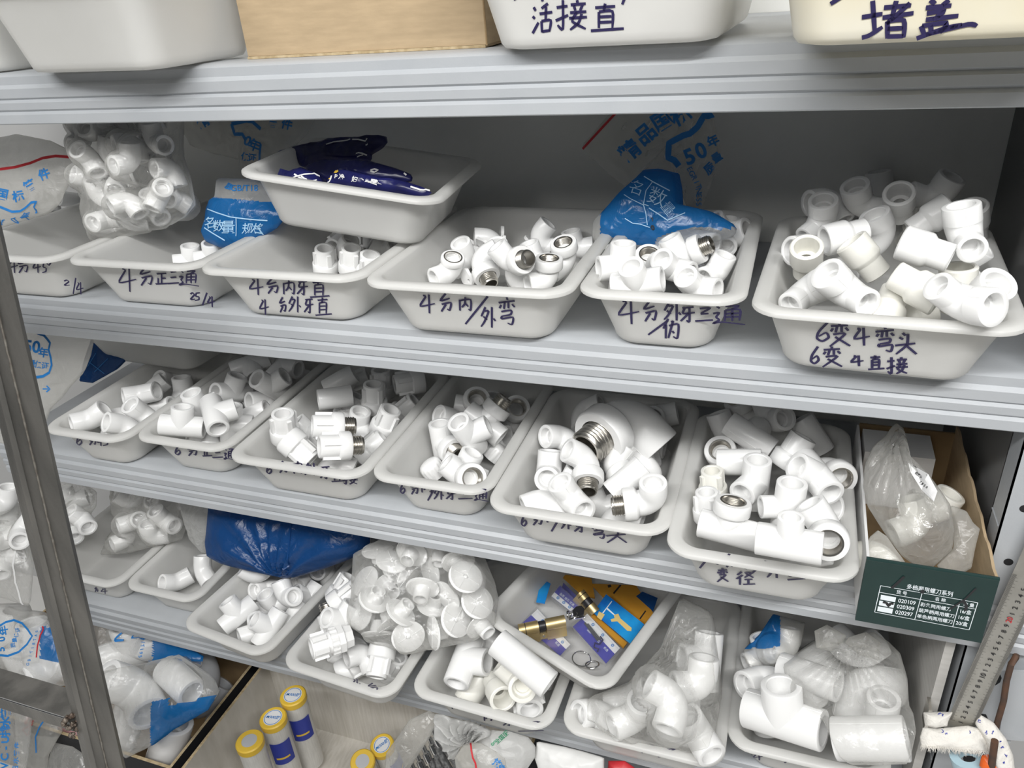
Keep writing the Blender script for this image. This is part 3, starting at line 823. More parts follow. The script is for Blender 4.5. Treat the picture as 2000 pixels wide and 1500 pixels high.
G = {'4': [[(.25, .05), (.42, .12), (.08, .62), (1, .48)], [(.62, 0), (.66, 1)]],
 '分': [[(.5, 0), (.12, .4), (.78, .26)], [(.22, .6), (.86, .5), (.78, .92), (.6, .85)], [(.52, .6), (.2, 1)]],
 '内': [[(.1, .2), (.12, 1)], [(.1, .25), (.85, .18), (.86, .95), (.7, .88)], [(.5, 0), (.45, .5), (.25, .75)], [(.48, .45), (.7, .7)]],
 '/': [[(1, 0), (0, 1)]],
 '外': [[(.35, 0), (.1, .45)], [(.3, .2), (.55, .2), (.3, .7), (.08, .95)], [(.22, .45), (.45, .62)], [(.75, 0), (.75, 1)], [(.85, .55), (.98, .68)]],
 '弯': [[(.5, 0), (.55, .1)], [(.05, .2), (.95, .13)], [(.4, .16), (.35, .42)], [(.6, .16), (.6, .4)], [(.2, .28), (.1, .4)], [(.8, .25), (.95, .36)], [(.2, .52), (.75, .47), (.72, .62), (.25, .68)], [(.25, .68), (.22, .78), (.85, .72), (.8, .98), (.55, .93)]],
 '牙': [[(.15, .06), (.9, 0)], [(.32, .08), (.2, .42), (.98, .36)], [(.62, .05), (.62, .95), (.42, .86)], [(.6, .4), (.05, .92)]],
 '三': [[(.25, .08), (.75, .03)], [(.25, .48), (.75, .44)], [(0, .92), (1, .86)]],
 'Z': [[(.25, .1), (.85, .05), (.3, .42)], [(.3, .45), (.75, .42)], [(0, .92), (1, .85)]],
 '通': [[(.12, .05), (.22, .16)], [(.0, .42), (.2, .38), (.1, .6), (.2, .75), (.0, .92), (.3, .85), (1.05, .98)], [(.4, .05), (.85, .03), (.6, .2)], [(.4, .25), (.38, .8)], [(.4, .25), (.88, .22), (.86, .78)], [(.4, .43), (.85, .4)], [(.4, .6), (.85, .58)], [(.63, .22), (.63, .8)]],
 '正': [[(.1, .08), (.9, .03)], [(.5, .05), (.5, .92)], [(.5, .48), (.85, .45)], [(.22, .45), (.22, .92)], [(0, .97), (1.1, .92)]],
 '直': [[(.15, .15), (.85, .1)], [(.5, 0), (.45, .28)], [(.28, .3), (.28, .88)], [(.28, .3), (.75, .28), (.75, .88)], [(.3, .48), (.72, .46)], [(.3, .68), (.72, .66)], [(0, .98), (1.15, .9)]],
 '接': [[(.05, .25), (.4, .2)], [(.25, 0), (.25, .95), (.08, .82)], [(.02, .68), (.42, .5)], [(.7, 0), (.72, .1)], [(.5, .16), (.98, .12)], [(.6, .18), (.65, .35)], [(.88, .15), (.8, .35)], [(.48, .42), (1, .38)], [(.7, .4), (.55, .7), (.98, .95)], [(.85, .45), (.75, .75), (.48, .98)], [(.45, .6), (1.02, .56)]],
 '6': [[(.7, 0), (.2, .5), (.1, .85), (.4, 1), (.75, .8), (.6, .55), (.2, .75)]],
 '变': [[(.5, 0), (.5, .1)], [(.1, .16), (.9, .12)], [(.4, .15), (.32, .42)], [(.6, .15), (.6, .4)], [(.2, .25), (.1, .38)], [(.78, .22), (.92, .35)], [(.2, .5), (.78, .47), (.05, 1)], [(.3, .6), (1, .98)]],
 '头': [[(.35, 0), (.5, .12)], [(.2, .2), (.38, .3)], [(.0, .58), (.95, .48)], [(.6, .05), (.55, .55), (.05, .98)], [(.55, .6), (1, .98)]],
 '径': [[(.35, 0), (.1, .25)], [(.4, .25), (.05, .55)], [(.25, .45), (.25, 1)], [(.5, .1), (.9, .08), (.5, .45)], [(.6, .15), (1, .45)], [(.5, .6), (.95, .57)], [(.72, .6), (.72, .93)], [(.42, .97), (1.1, .93)]],
 '活': [[(.05, .12), (.16, .24)], [(0, .42), (.12, .5)], [(0, .98), (.3, .62)], [(.78, 0), (.45, .16)], [(.35, .34), (1, .28)], [(.68, .1), (.66, .55)], [(.45, .58), (.48, .95)], [(.45, .58), (.92, .55), (.85, .92)], [(.48, .92), (.88, .88)]],
 '堵': [[(0, .45), (.42, .36)], [(.22, .02), (.26, .8)], [(0, .98), (.15, .92), (.42, .7)], [(.45, .2), (1, .14)], [(.7, .02), (.62, .42)], [(.42, .46), (1.05, .34)], [(.98, .08), (.5, .62)], [(.52, .55), (.52, 1)], [(.52, .55), (.85, .53), (.85, .98)], [(.52, .75), (.84, .73)], [(.52, .95), (.84, .94)]],
 '盖': [[(.3, 0), (.4, .1)], [(.7, 0), (.55, .14)], [(.2, .2), (.75, .14)], [(.22, .34), (.6, .28), (.35, .5)], [(.2, .5), (.9, .4)], [(.1, .66), (.16, .86)], [(.12, .66), (.65, .58), (.5, .84)], [(.3, .64), (.32, .84)], [(0, .98), (.55, .74), (.98, .62)], [(.2, .88), (1.1, .62), (1.3, .66)]],
 '丝': [[(.3, 0), (.1, .3), (.4, .3), (.1, .7), (.45, .65)], [(.7, 0), (.55, .3), (.85, .3), (.55, .7), (.95, .62)], [(0, 1), (1.1, .9)]],
 '伪': [[(.35, 0), (.05, .5)], [(.22, .3), (.2, 1)], [(.55, .1), (.64, .2)], [(.4, .36), (.98, .28), (.92, .98), (.66, .9)], [(.66, .1), (.36, .98)], [(.6, .62), (.72, .74)]],
 '2': [[(.1, .2), (.5, .0), (.8, .3), (.1, .95), (.95, .88)]], '5': [[(.3, .05), (.2, .45), (.7, .5), (.7, .85), (.05, .98)], [(.3, .05), (.9, 0)]],
 'o': [[(.5, 0), (.1, .5), (.5, 1), (.9, .5), (.5, 0)]], '~': [[(0, 0), (1, 1)]], '-': [[(0, .5), (1, .4)]]}
def mark(key, text, w=.0027):
    """marker writing on the front of a tray: glyph crop:x0,y0,x1,y1 ..."""
    o, T, W, L, H, tp = TR[key]
    a = Vector((0, .0155, H - .012)); b = Vector((0, tp, .012)); n = Vector((0, a.y - b.y, 0)); n = Vector((0, -(a.z - b.z), -(b.y - a.y)))
    n.normalize()
    p0 = T @ (a + n * .0006); nw = (T.to_3x3() @ n).normalized()
    mb = MB(); cr = '5'
    for tok in text.split():
        ch, q = tok[0], tok[1:]
        if ':' in q: cr, q = q.split(':')
        x0, y0, x1, y1 = map(float, q.split(','))
        for st in G[ch]:
            pts = smooth_line([(x0 + u * (x1 - x0), y0 + v * (y1 - y0)) for u, v in st])
            if cr == 'p': P = [on_plane(x, y, p0, nw) for x, y in pts]
            else: P = [on_plane(ORIG[cr][0] + x * .35, ORIG[cr][1] + y * .35, p0, nw) for x, y in pts]
            Ti = T.inverted(); P = [p for p in P if .004 < (Ti @ p).z < H - .0125 or True]
            ribbon(mb, P, nw, w)
    h = mb.build('handwriting', 'marker', None); h.parent = o; h.matrix_parent_inverse = T.inverted()
mark('A3', '活2:1115,20,1225,190 接1240,0,1415,170 直1440,20,1600,175 ~1005,-30,1018,2 ~1158,-30,1172,8 /1615,-40,1640,25')
mark('A4', '堵3:1095,0,1370,215 盖1400,0,1660,220 /920,-30,1000,22', .0034)
mark('B1', '4p:15,505,35,533 分32,504,57,533 463,509,80,533 582,513,93,533 o90,508,100,518 2124,547,137,558 /143,543,148,574 4148,551,163,575', .0022)
mark('B2', '44:655,65,760,200 分770,60,860,165 正868,95,935,158 三935,85,1000,160 通1000,80,1105,170 21060,205,1090,245 51085,205,1120,250 /1130,205,1155,275 41155,225,1200,285', .0026)
mark('B3', '44:1385,128,1470,218 分1480,124,1560,210 内1575,136,1650,214 牙1655,142,1720,218 直1730,134,1825,232 41445,242,1500,328 分1555,230,1600,315 外1605,226,1680,315 牙1695,240,1750,320 直1760,232,1840,333', .0025)
mark('B4', '45:480,215,570,320 分590,210,670,310 内700,230,780,305 /740,225,865,380 外820,285,910,400 弯920,230,1020,385')
mark('B5', '45:1585,245,1710,380 分1725,250,1815,365 外1840,260,1945,360 牙6:80,285,165,370 Z165,285,265,370 通265,275,435,385 /5:1760,360,1870,440 伪1840,350,1930,460')
mark('B6', '66:835,370,935,475 变910,370,1030,505 41045,400,1140,500 弯1165,395,1280,535 头1280,430,1400,550 6805,505,870,600 变870,505,985,620 41030,555,1105,615 直1130,555,1210,635 接1230,565,1350,660')
mark('C1', '64:425,985,465,1055 分490,1000,540,1055 4540,1010,575,1060 5572,1005,610,1060', .0028)
mark('C2', '64:975,1050,1015,1110 分1040,1055,1105,1115 正1130,1065,1180,1118 三1185,1070,1245,1130 通1250,1075,1315,1140', .003)
mark('C3', '64:1485,1150,1525,1215 分1550,1145,1610,1210 内1635,1145,1690,1215 外1695,1155,1770,1225 牙1785,1175,1845,1245 直1850,1205,1910,1260 接1910,1215,1995,1275', .003)
mark('C4', '65:375,1255,410,1325 分430,1262,480,1330 内490,1262,560,1320 /530,1275,580,1365 外560,1298,620,1360 牙630,1305,690,1360 Z700,1305,780,1360 通790,1300,865,1370', .0028)
mark('C5', '68:1050,75,1090,150 分1105,75,1175,145 内1190,78,1255,130 /1220,90,1275,180 外1270,105,1330,168 牙1345,125,1415,185 弯1440,130,1525,220 头1525,150,1640,245', .003)
mark('C6', '49:160,295,235,350 /190,300,260,385 6275,305,310,362 分330,305,385,380 内440,340,500,390 /480,345,560,415 外560,368,640,440 丝680,382,770,450 变285,385,350,462 径390,405,490,478', .003)
mark('D1', '4p:150,1140,165,1152 分184,1147,192,1156 4196,1149,210,1160', .0022)
mark('D4', '4p:686,1326,704,1345 分716,1334,740,1350', .0026)
mark('D5', '~p:880,1375,884,1385 ~905,1383,911,1389 内944,1392,962,1408 牙982,1403,1002,1418 Z1012,1408,1062,1430', .0026)
mark('D6', '4p:1164,1432,1180,1446 61195,1438,1212,1452 牙1252,1455,1280,1472 Z1285,1462,1325,1480', .0026)
mark('D7', '4p:1470,1470,1490,1485 分1525,1475,1560,1490', .0026)

# ---------------------------------------------------------------- soft bags
def poly_angle_radius(pts, c, n):
    out = []
    for k in range(n):
        a = 2 * math.pi * k / n - math.pi; d = (math.cos(a), math.sin(a)); best = 0
        for i in range(len(pts)):
            p, q = pts[i], pts[(i + 1) % len(pts)]
            ex, ey = q[0] - p[0], q[1] - p[1]; wx, wy = p[0] - c[0], p[1] - c[1]
            den = d[0] * ey - d[1] * ex
            if abs(den) < 1e-12: continue
            t = (wx * ey - wy * ex) / den; s = (wx * d[1] - wy * d[0]) / den
            if t > 0 and -1e-6 <= s <= 1 + 1e-6: best = max(best, t)
        out.append(best)
    return out
class Bag:
    """a pouch of film: its outline is measured in the picture on a plane at the bag's own distance, then filled out on both sides"""
    def __init__(s, outline, anchor, front=.03, back=.02, tilt=35, turn=-8, seed=1, wrinkle=.003, freq=26, gather=None, lumps=(), centre=None, power=2.2, n=120, rings=30, zmin=0):
        s.zmin = zmin
        s.wrap = []; s.p0 = Vector(anchor); t = math.radians(tilt); u = math.radians(turn)
        s.n = Vector((math.sin(u) * math.cos(t), -math.cos(u) * math.cos(t), math.sin(t))).normalized()
        s.e1 = (CR - s.n * CR.dot(s.n)).normalized(); s.e2 = s.n.cross(s.e1)
        s.out = [s.ab(x, y) for x, y in outline]
        A = 0; cx = cy = 0
        for i in range(len(s.out)):
            p, q = s.out[i], s.out[(i + 1) % len(s.out)]; k = p[0] * q[1] - q[0] * p[1]; A += k; cx += (p[0] + q[0]) * k; cy += (p[1] + q[1]) * k
        s.c = (cx / (3 * A), cy / (3 * A)) if centre is None else s.ab(*centre)
        s.N = 720; s.rad = poly_angle_radius(s.out, s.c, s.N)
        s.front, s.back, s.seed, s.wr, s.fr, s.pw = front, back, seed, wrinkle, freq, power
        s.g = s.ab(*gather) if gather else None; s.lumps = [(s.ab(x, y), r, h) for x, y, r, h in lumps]; s.n_, s.k_ = n, rings
    def ab(s, px, py):
        v = on_plane(px, py, s.p0, s.n) - s.p0; return (v.dot(s.e1), v.dot(s.e2))
    def rho(s, a, b):
        x, y = a - s.c[0], b - s.c[1]; r = math.hypot(x, y); t = (math.atan2(y, x) + math.pi) / (2 * math.pi) * s.N
        i = int(t) % s.N; f = t - int(t); return r / max(s.rad[i] * (1 - f) + s.rad[(i + 1) % s.N] * f, 1e-6)
    def height(s, a, b, side=1):
        r = min(s.rho(a, b), 1); e = max(1 - r ** s.pw, 0) ** .6
        v = Vector((a * s.fr, b * s.fr, s.seed * 7.3 + side * 3))
        ridge = (.5 - abs(noise.noise(v))) + .5 * (.4 - abs(noise.noise(v * 2.1)))
        h = (s.front if side > 0 else s.back) * e * (.8 + .35 * noise.noise(v * .35))
        edge = min(1, (1 - r) * 5)
        h += s.wr * ridge * edge
        if s.g:
            x, y = a - s.g[0], b - s.g[1]; d = math.hypot(x, y); th = math.atan2(y, x)
            h += s.wr * 1.8 * math.exp(-d / .09) * math.sin(th * 17 + 3 * noise.noise(v * .5)) * edge
        for A, B_, hc, r in s.wrap:
            t = ((a - A) ** 2 + (b - B_) ** 2) / (r * r)
            if t < 1.9: h = max(h, side * hc + r * (1.06 - .55 * t) + s.wr * .4 * ridge)
        for (c, d), R, H in s.lumps:
            q = ((a - c) ** 2 + (b - d) ** 2) / R ** 2
            if q < 4: h += H * math.exp(-q * 1.6) * edge * (1 if side > 0 else .3)
        return h
    def place(s, a, b, h): return s.p0 + s.e1 * a + s.e2 * b + s.n * h
    def mesh(s, mats, pick=None, jag=.0):
        mb = MB(); n, K = s.n_, s.k_
        def ring(k, side):
            f = (k / K) ** .8; o = []
            for j in range(n):
                i = j * s.N // n; a = 2 * math.pi * i / s.N - math.pi; r = s.rad[i] * f
                A, B = s.c[0] + math.cos(a) * r, s.c[1] + math.sin(a) * r
                o.append(s.place(A, B, side * s.height(A, B, side) if k < K else jag * noise.noise(Vector((A * 60, B * 60, s.seed)))))
            return o
        fr = [ring(k, 1) for k in range(1, K + 1)]; bk = [ring(k, -1) for k in range(K - 1, 0, -1)]
        mb.rings(fr + bk, 0, cap0=True, cap1=True)
        if pick:
            for q, f in enumerate(mb.f):
                c = sum((Vector(mb.v[i]) for i in f), Vector()) / len(f); w = c - CO; z = w.dot(CF)
                mb.mi[q] = pick(1000 + 1500 * w.dot(CR) / z, 750 + 1500 * w.dot(CD) / z)
        s.mats = mats
        mb.v = [(x, min(y, .398), max(z, s.zmin)) for x, y, z in mb.v]
        return mb
    def surf(s, px, py, off=.0012):
        a, b = s.ab(px, py)
        for _ in range(4):           # follow the line of sight onto the bulged front
            h = s.height(a, b); P = on_plane(px, py, s.p0 + s.n * h, s.n) - s.p0; a, b = P.dot(s.e1), P.dot(s.e2)
        return s.place(a, b, s.height(a, b) + off)
    def text(s, mb, body, px, py, size, ang=0, bold=.02, squash=1, off=.0012):
        v, f = font_mesh(body, bold); ca, sa = math.cos(math.radians(ang)), math.sin(math.radians(ang))
        mb.add([s.surf(px + size * (x * squash * ca - y * sa), py - size * (x * squash * sa + y * ca), off) for x, y in v], f)
    def line(s, mb, pts, w, off=.0011):
        q = []
        for i in range(len(pts) - 1):
            a, b = pts[i], pts[i + 1]; m = max(2, int(math.hypot(b[0] - a[0], b[1] - a[1]) / 5))
            q += [(a[0] + (b[0] - a[0]) * k / m, a[1] + (b[1] - a[1]) * k / m) for k in range(m)]
        q.append(pts[-1]); ribbon(mb, [s.surf(x, y, off) for x, y in q], s.n, w, taper=False)
def wrapset(B, *keys):             # big fittings of the open carton that this film is drawn over
    for (T, kind, R), label, col in BF:
        if any(k in label for k in keys):
            for x, y, z, r in balls(kind, R):
                v = T @ Vector((x, y, z)) - B.p0; B.wrap.append((v.dot(B.e1), v.dot(B.e2), v.dot(B.n), r * 1.13))
def rewrap(o, B, made):           # draw the film over what lies inside it
    for T, kind, sz, px in made:
        for x, y, z, r in balls(kind, SIZES[sz[0]]):
            v = T @ Vector((x, y, z)) - B.p0; B.wrap.append((v.dot(B.e1), v.dot(B.e2), v.dot(B.n), r * 1.13))
    mb = B.mesh(B.mats, None, .003)
    o.data.vertices.foreach_set('co', [c for v in mb.v for c in v]); o.data.update()
def zc(ox, oy, k, pts): return [(ox + x * k, oy + y * k) for x, y in pts]
def bag(label, cat, name, B, mats, pick=None, prints=(), parent=None, jag=.003):
    o = B.mesh(mats, pick, jag).build(name, mats, parent, angle=80)
    if parent is None: tag(o, label, cat)
    for nm, mtl, fn in prints:
        mb = MB(); fn(mb)
        if mb.v: mb.build(nm, mtl, o)
    return o
# ---- second shelf, zip bag at the left end
B = Bag([(0, 268), (35, 262), (65, 268), (100, 275), (130, 290), (157, 306), (150, 330), (138, 355), (128, 372), (115, 400), (95, 418), (60, 428), (5, 445), (-40, 450), (-70, 360), (-40, 280)], at(60, 360, y=.11), .028, .02, 30, -6, 2, .003, zmin=ZB + .0045)
def pr(mb):
    for ch, x, y, a in (('件', 88, 342, 22), ('管', 60, 364, 30), ('标', 37, 385, 12), ('国', 6, 381, -12)): B.text(mb, ch, x, y, 23, a, .03)
    B.line(mb, [(-10, 400), (10, 408), (25, 414), (42, 413), (52, 406), (62, 396), (75, 394), (68, 406), (79, 418)], .004)
    for ch, x, y, a in (('5', 10, 436, 14), ('0', 36, 432, 14), ('年', 56, 424, 16)): B.text(mb, ch, x, y, 16, a, .03)
def pz(mb): B.line(mb, [(-50, 338), (0, 331), (30, 327), (60, 319), (85, 309), (110, 305), (135, 307), (155, 306)], .0045)
bag('clear zip bag with red seal and blue print at left end of the second shelf', 'bag', 'zip_bag', B, ['milky_film'], None, [('print', 'print_blue', pr), ('zip_seal', 'print_red', pz)])
fill('in the red-sealed zip bag', 'fittings in the red sealed zip bag', ZB, '''
coupling 4 1:400,1115 .060 172,25
elbow 4 1:290,1130 .060 150,30 300,10
elbow 4 1:120,1160 .060 20,10 150,20
''', pull=0)
# ---- tall bag of elbows
B = Bag([(160, 200), (345, 200), (352, 300), (368, 350), (376, 400), (356, 424), (330, 440), (250, 462), (187, 478), (180, 455), (168, 430), (176, 410), (164, 390), (158, 345), (154, 300)], at(260, 350, y=.12), .046, .05, 25, -8, 3, .005, 32, power=3, zmin=ZB + .0045)
bo = bag('tall clear bag packed with white elbows behind the second shelf trays', 'bag', 'elbow_bag', B, ['clear_film'])
mf = fill('in the tall elbow bag', 'elbows in the tall clear bag', ZB, '''
elbow 4 1:652,1015 0 250,62 20,0
elbow 4 1:735,790 0 185,15 285,10
elbow 4 1:750,900 0 90,10 215,25
elbow 4 1:870,800 0 100,10 290,15
elbow 4 1:880,905 0 60,10 200,20
elbow 4 1:860,970 0 330,15 120,20
elbow 4 1:745,1110 0 200,15 330,15
elbow 4 1:860,1165 0 300,50 110,0
elbow 4 1:580,1235 0 200,48 10,0
elbow 4 1:700,1225 0 5,5 120,20
elbow 4 1:565,1115 0 100,20 340,20
elbow 4 1:550,1020 0 160,20 40,20
elbow 4 1:610,885 0 80,10 320,20
elbow 4 1:515,880 0 140,45 300,5
elbow 4 1:960,935 0 280,10 150,20
elbow 4 1:965,1075 0 320,15 150,15
elbow 4 1:700,700 0 0,0 110,20
elbow 4 1:540,760 0 40,10 200,20
elbow 4 1:900,1090 0 240,15 60,15
elbow 4 1:690,950 -.022 60,10 200,20
elbow 4 1:560,950 -.022 0,10 250,20
elbow 4 1:820,860 -.022 340,10 100,20
elbow 4 1:800,700 -.020 20,10 110,20
elbow 4 1:480,760 -.015 120,10 260,20
elbow 4 1:600,690 -.015 10,10 300,20
''', flat=(B.p0 + B.n * .012, B.n), pull=0, box=(np.array(list(at(258, 345, y=.115))), np.array([.078, .05, .105])))
rewrap(bo, B, mf)
# ---- printed bag hanging against the back panel, and the blue bag under it
B = Bag([(340, 190), (350, 250), (375, 286), (420, 301), (468, 312), (475, 352), (512, 330), (560, 300), (600, 262), (640, 190)], at(480, 270, y=.345), .010, .006, 12, -4, 5, .004, 30, centre=(480, 250), zmin=ZB + .0045)
SH = [(453, 242), (459, 262), (474, 262), (480, 272)]
def pr(mb):
    for ch, x, y, a, sz in (('精', 398, 240, 30, 24), ('管', 534, 240, -10, 22), ('件', 561, 244, -14, 22), ('0', 484, 276, -25, 26), ('年', 497, 285, -22, 24), ('保', 480, 307, -6, 17), ('证', 493, 309, -8, 17)): B.text(mb, ch, x, y, sz, a, .03)
    B.line(mb, SH, .006); B.line(mb, [(453, 242), (468, 239), (482, 236), (494, 238), (510, 252)], .006); B.line(mb, [(510, 281), (508, 300), (507, 320)], .0045)
bag('limp clear printed bag hanging on the back panel behind the navy packets', 'bag', 'printed_bag', B, ['milky_film'], None, [('print', 'print_blue', pr)])
B = Bag([(430, 348), (425, 385), (412, 392), (404, 412), (402, 432), (394, 455), (402, 472), (430, 484), (470, 486), (540, 445), (560, 420), (530, 365), (500, 350)], at(470, 420, y=.13), .030, .03, 32, -6, 6, .003, 22, zmin=ZB + .0045)
def pw(mb):
    for ch, x, y, a, sz in (('名', 412, 437, 8, 24), ('数', 428, 443, 4, 24), ('量', 447, 446, 0, 28), ('规', 486, 449, -2, 24), ('格', 508, 450, -2, 24)): B.text(mb, ch, x, y, sz, a, .005)
    B.line(mb, [(407, 409), (425, 416), (450, 424), (480, 428), (525, 432)], .0016); B.line(mb, [(462, 426), (463, 462)], .0018); B.line(mb, [(400, 445), (415, 455), (440, 470)], .0016)
def pb(mb):
    B.text(mb, 'GB/T18', 478, 368, 17, 0, .01); B.text(mb, '质', 448, 366, 15, -35, .03)
bag('blue banded printed bag between the second and third trays of the second shelf', 'bag', 'printed_bag', B, ['milky_film', 'blue_film'], lambda x, y: 1 if y > 386 + (x - 425) * .09 else 0, [('print', 'print_pale', pw), ('print', 'print_blue', pb)])
# ---- bag with the blue block of print in the narrow tray
Z = lambda pts: zc(1120, 220, .18667, pts)
B = Bag(Z([(740, 600), (900, 590), (1110, 640), (1140, 800), (1150, 985), (1300, 1010), (1500, 1060), (1714, 1190), (1690, 1290), (1400, 1370), (900, 1430), (500, 1420), (250, 1400), (195, 1290), (205, 1150), (350, 1000), (540, 810)]), at(1290, 430, y=.20), .034, .04, 38, -4, 8, .006, 24, centre=Z([(860, 1080)])[0], lumps=[(*Z([(600, 1000)])[0], .05, .016), (*Z([(1000, 800)])[0], .03, .010)], zmin=ZB + .0045)
low = Z([(285, 1270), (550, 1360), (830, 1420), (880, 1310), (1000, 1260), (1200, 1210), (1350, 1190), (1500, 1220), (1714, 1200)])
def blue_at(x, y):
    if x < 1173: return 0
    for (x0, y0), (x1, y1) in zip(low, low[1:]):
        if x0 <= x <= x1: return 1 if y < y0 + (y1 - y0) * (x - x0) / (x1 - x0) else 0
    return 1 if y < 450 else 0
def pw(mb):
    z = lambda *p: Z(p)
    B.line(mb, z((740, 670), (830, 725), (1010, 820)), .0013); B.line(mb, z((830, 725), (760, 820), (735, 960), (790, 980)), .0011); B.line(mb, z((530, 860), (600, 905), (735, 970), (760, 1060), (775, 1180)), .001)
    B.line(mb, z((790, 1000), (900, 1070), (985, 1130), (1170, 1050)), .0013); B.line(mb, z((540, 1110), (620, 1160), (700, 1170), (800, 1205)), .001)
    for ch, q, sz, a in (('名', (660, 800), 30, -20), ('数', (875, 900), 38, -22), ('量', (985, 1010), 26, -50)): B.text(mb, ch, *Z([q])[0], sz, a, -.008)
def pk(mb):
    B.text(mb, 'L', *Z([(822, 1120)])[0], 10, 180, .03); B.text(mb, '0', *Z([(832, 1210)])[0], 13, 20, .05)
bb = bag('bag with a big blue printed block slumped in the narrow tray of the second shelf', 'bag', 'blue_printed_bag', B, ['milky_film', 'blue_film'], blue_at, [('print', 'print_pale', pw), ('ink_mark', 'print_black', pk)])
B2 = Bag(Z([(80, 350), (440, -60), (1430, -60), (1460, 60), (1540, 420), (1480, 640), (1380, 900), (1330, 1010), (1150, 985), (1130, 660), (740, 640), (560, 780), (430, 700), (180, 470)]), at(1300, 300, y=.33), .008, .006, 14, -3, 9, .003, 22, centre=Z([(980, 350)])[0], zmin=ZB + .0045)
def pr(mb):
    for ch, q, sz, a in (('精', (600, 410), 40, 40), ('品', (765, 232), 40, 40), ('国', (932, 92), 40, 32), ('标', (1130, 40), 40, 26), ('5', (1218, 468), 42, 22), ('0', (1338, 405), 42, 22), ('年', (1465, 305), 24, 26), ('质', (1430, 590), 22, 40), ('量', (1505, 475), 20, 35)): B2.text(mb, ch, *Z([q])[0], sz, a, .03)
    B2.line(mb, Z([(1445, 60), (1440, 35), (1365, 35), (1300, 150), (1220, 220), (1150, 240), (1000, 320), (992, 470), (1060, 500), (1105, 560)]), .0085)
    for i, ch in enumerate('EGRITNESS'): B2.text(mb, ch, *Z([(1215 + 95 * min(1, i / 4), 590 + i * 46)])[0], 15, -60 - i * 3, .01)
def pz(mb): B2.line(mb, Z([(98, 380), (430, 20), (520, -60)]), .0036)
bag(None, None, 'upper_film', B2, ['milky_film'], None, [('print', 'print_blue', pr), ('zip_seal', 'print_red', pz)], parent=bb)
fill('in the blue printed bag', 'fittings in the blue printed bag', ZB, '''
elbow 6 2:1660,1440 .050 180,10 320,30
coupling 6 2:1830,1400 .050 330,30
elbow 6 3:330,1330 .055 20,30 150,10
''', pull=0)
# ---- left of the third shelf
B = Bag([(20, 630), (185, 655), (176, 695), (163, 727), (141, 750), (122, 775), (97, 800), (70, 870), (20, 890), (-40, 870), (-60, 640)], at(90, 730, x=-1.22), .02, .03, 28, -8, 11, .004, 26, zmin=ZC + .0045)
def pr(mb):
    B.text(mb, '50', 64, 678, 32, -6, .03); B.text(mb, '年', 86, 690, 20, -8, .03)
    for i, ch in enumerate('质量保证'): B.text(mb, ch, 50 + i * 13, 708 + i * 2.5, 15, -8, .02)
    B.line(mb, [(45, 652), (52, 644), (66, 642), (75, 651), (87, 655), (94, 663), (99, 670), (96, 683), (100, 698), (102, 713), (97, 728), (85, 735), (72, 737), (55, 735)], .005)
    B.text(mb, '→', 92, 760, 20, 0, .02)
bag('clear bag with blue shield print beside the ladder on the third shelf', 'bag', 'printed_bag', B, ['milky_film'], None, [('print', 'print_blue', pr)])
B = Bag([(180, 660), (200, 668), (246, 702), (226, 722), (180, 748), (155, 745), (165, 700)], at(195, 710, y=.20), .010, .02, 30, -6, 12, .003, 26, zmin=ZC + .0045)
def pw(mb): B.line(mb, [(172, 705), (205, 730)], .0015); B.line(mb, [(185, 727), (212, 700)], .0015); B.line(mb, [(172, 716), (188, 690)], .0015)
bag('dark blue folded bag wedged beside the first tray of the third shelf', 'bag', 'blue_bag', B, ['deep_blue_film'], None, [('print', 'print_blue', pw)])
# ---- fourth shelf bags, left to right
B = Bag([(-60, 940), (25, 950), (33, 985), (50, 1050), (62, 1110), (56, 1186), (38, 1178), (-60, 1150)], at(10, 1070, x=-1.36), .03, .03, 30, -8, 14, .004, 26, zmin=ZD + .0045)
bo = bag('clear bag of white fittings at far left of the fourth shelf, behind the ladder', 'bag', 'fitting_bag', B, ['clear_film'], None, [('zip_seal', 'paper_white', lambda mb: B.line(mb, [(44, 1035), (46, 1080), (47, 1130), (51, 1180)], .005))])
mf = fill('in the bag left of the ladder', 'fittings in the bag left of the ladder', ZD, '''
elbow 6 7:15,340 0 270,40 40,10
elbow 6 7:20,240 0 170,45 30,10
coupling 6 7:40,120 0 90,10
elbow 6 7:110,190 0 60,20 250,20
elbow 6 7:-60,160 0 20,20 150,20
elbow 6 7:50,20 0 200,20 60,10
''', flat=(B.p0 + B.n * .004, B.n), pull=0)
rewrap(bo, B, mf)
B = Bag([(108, 928), (150, 934), (188, 960), (186, 990), (166, 1016), (140, 1040), (118, 1045), (100, 980)], at(145, 985, x=-1.345), .03, .02, 30, -8, 15, .005, 30, zmin=ZD + .0045)
bo = bag('clear bag with fitting ends showing, just right of the ladder on the fourth shelf', 'bag', 'fitting_bag', B, ['clear_film'])
mf = fill('in the bag right of the ladder', 'fittings in the bag right of the ladder', ZD, '''
elbow 6 7:465,110 0 300,55 140,0
elbow 6 7:400,160 0 290,50 100,0
elbow 6 7:385,20 0 20,10 140,10
''', flat=(B.p0 + B.n * .004, B.n), pull=0)
rewrap(bo, B, mf)
B = Bag([(217, 940), (335, 950), (368, 985), (362, 1028), (352, 1055), (300, 1068), (250, 1081), (196, 1084), (214, 1062), (236, 1030), (219, 1000)], at(290, 1015, y=.14), .035, .04, 32, -8, 16, .004, 26, centre=(288, 1008), zmin=ZD + .0045)
bo = bag('small bag of foam wrapped fittings lying in the first tray of the fourth shelf', 'bag', 'fitting_bag', B, ['clear_film'])
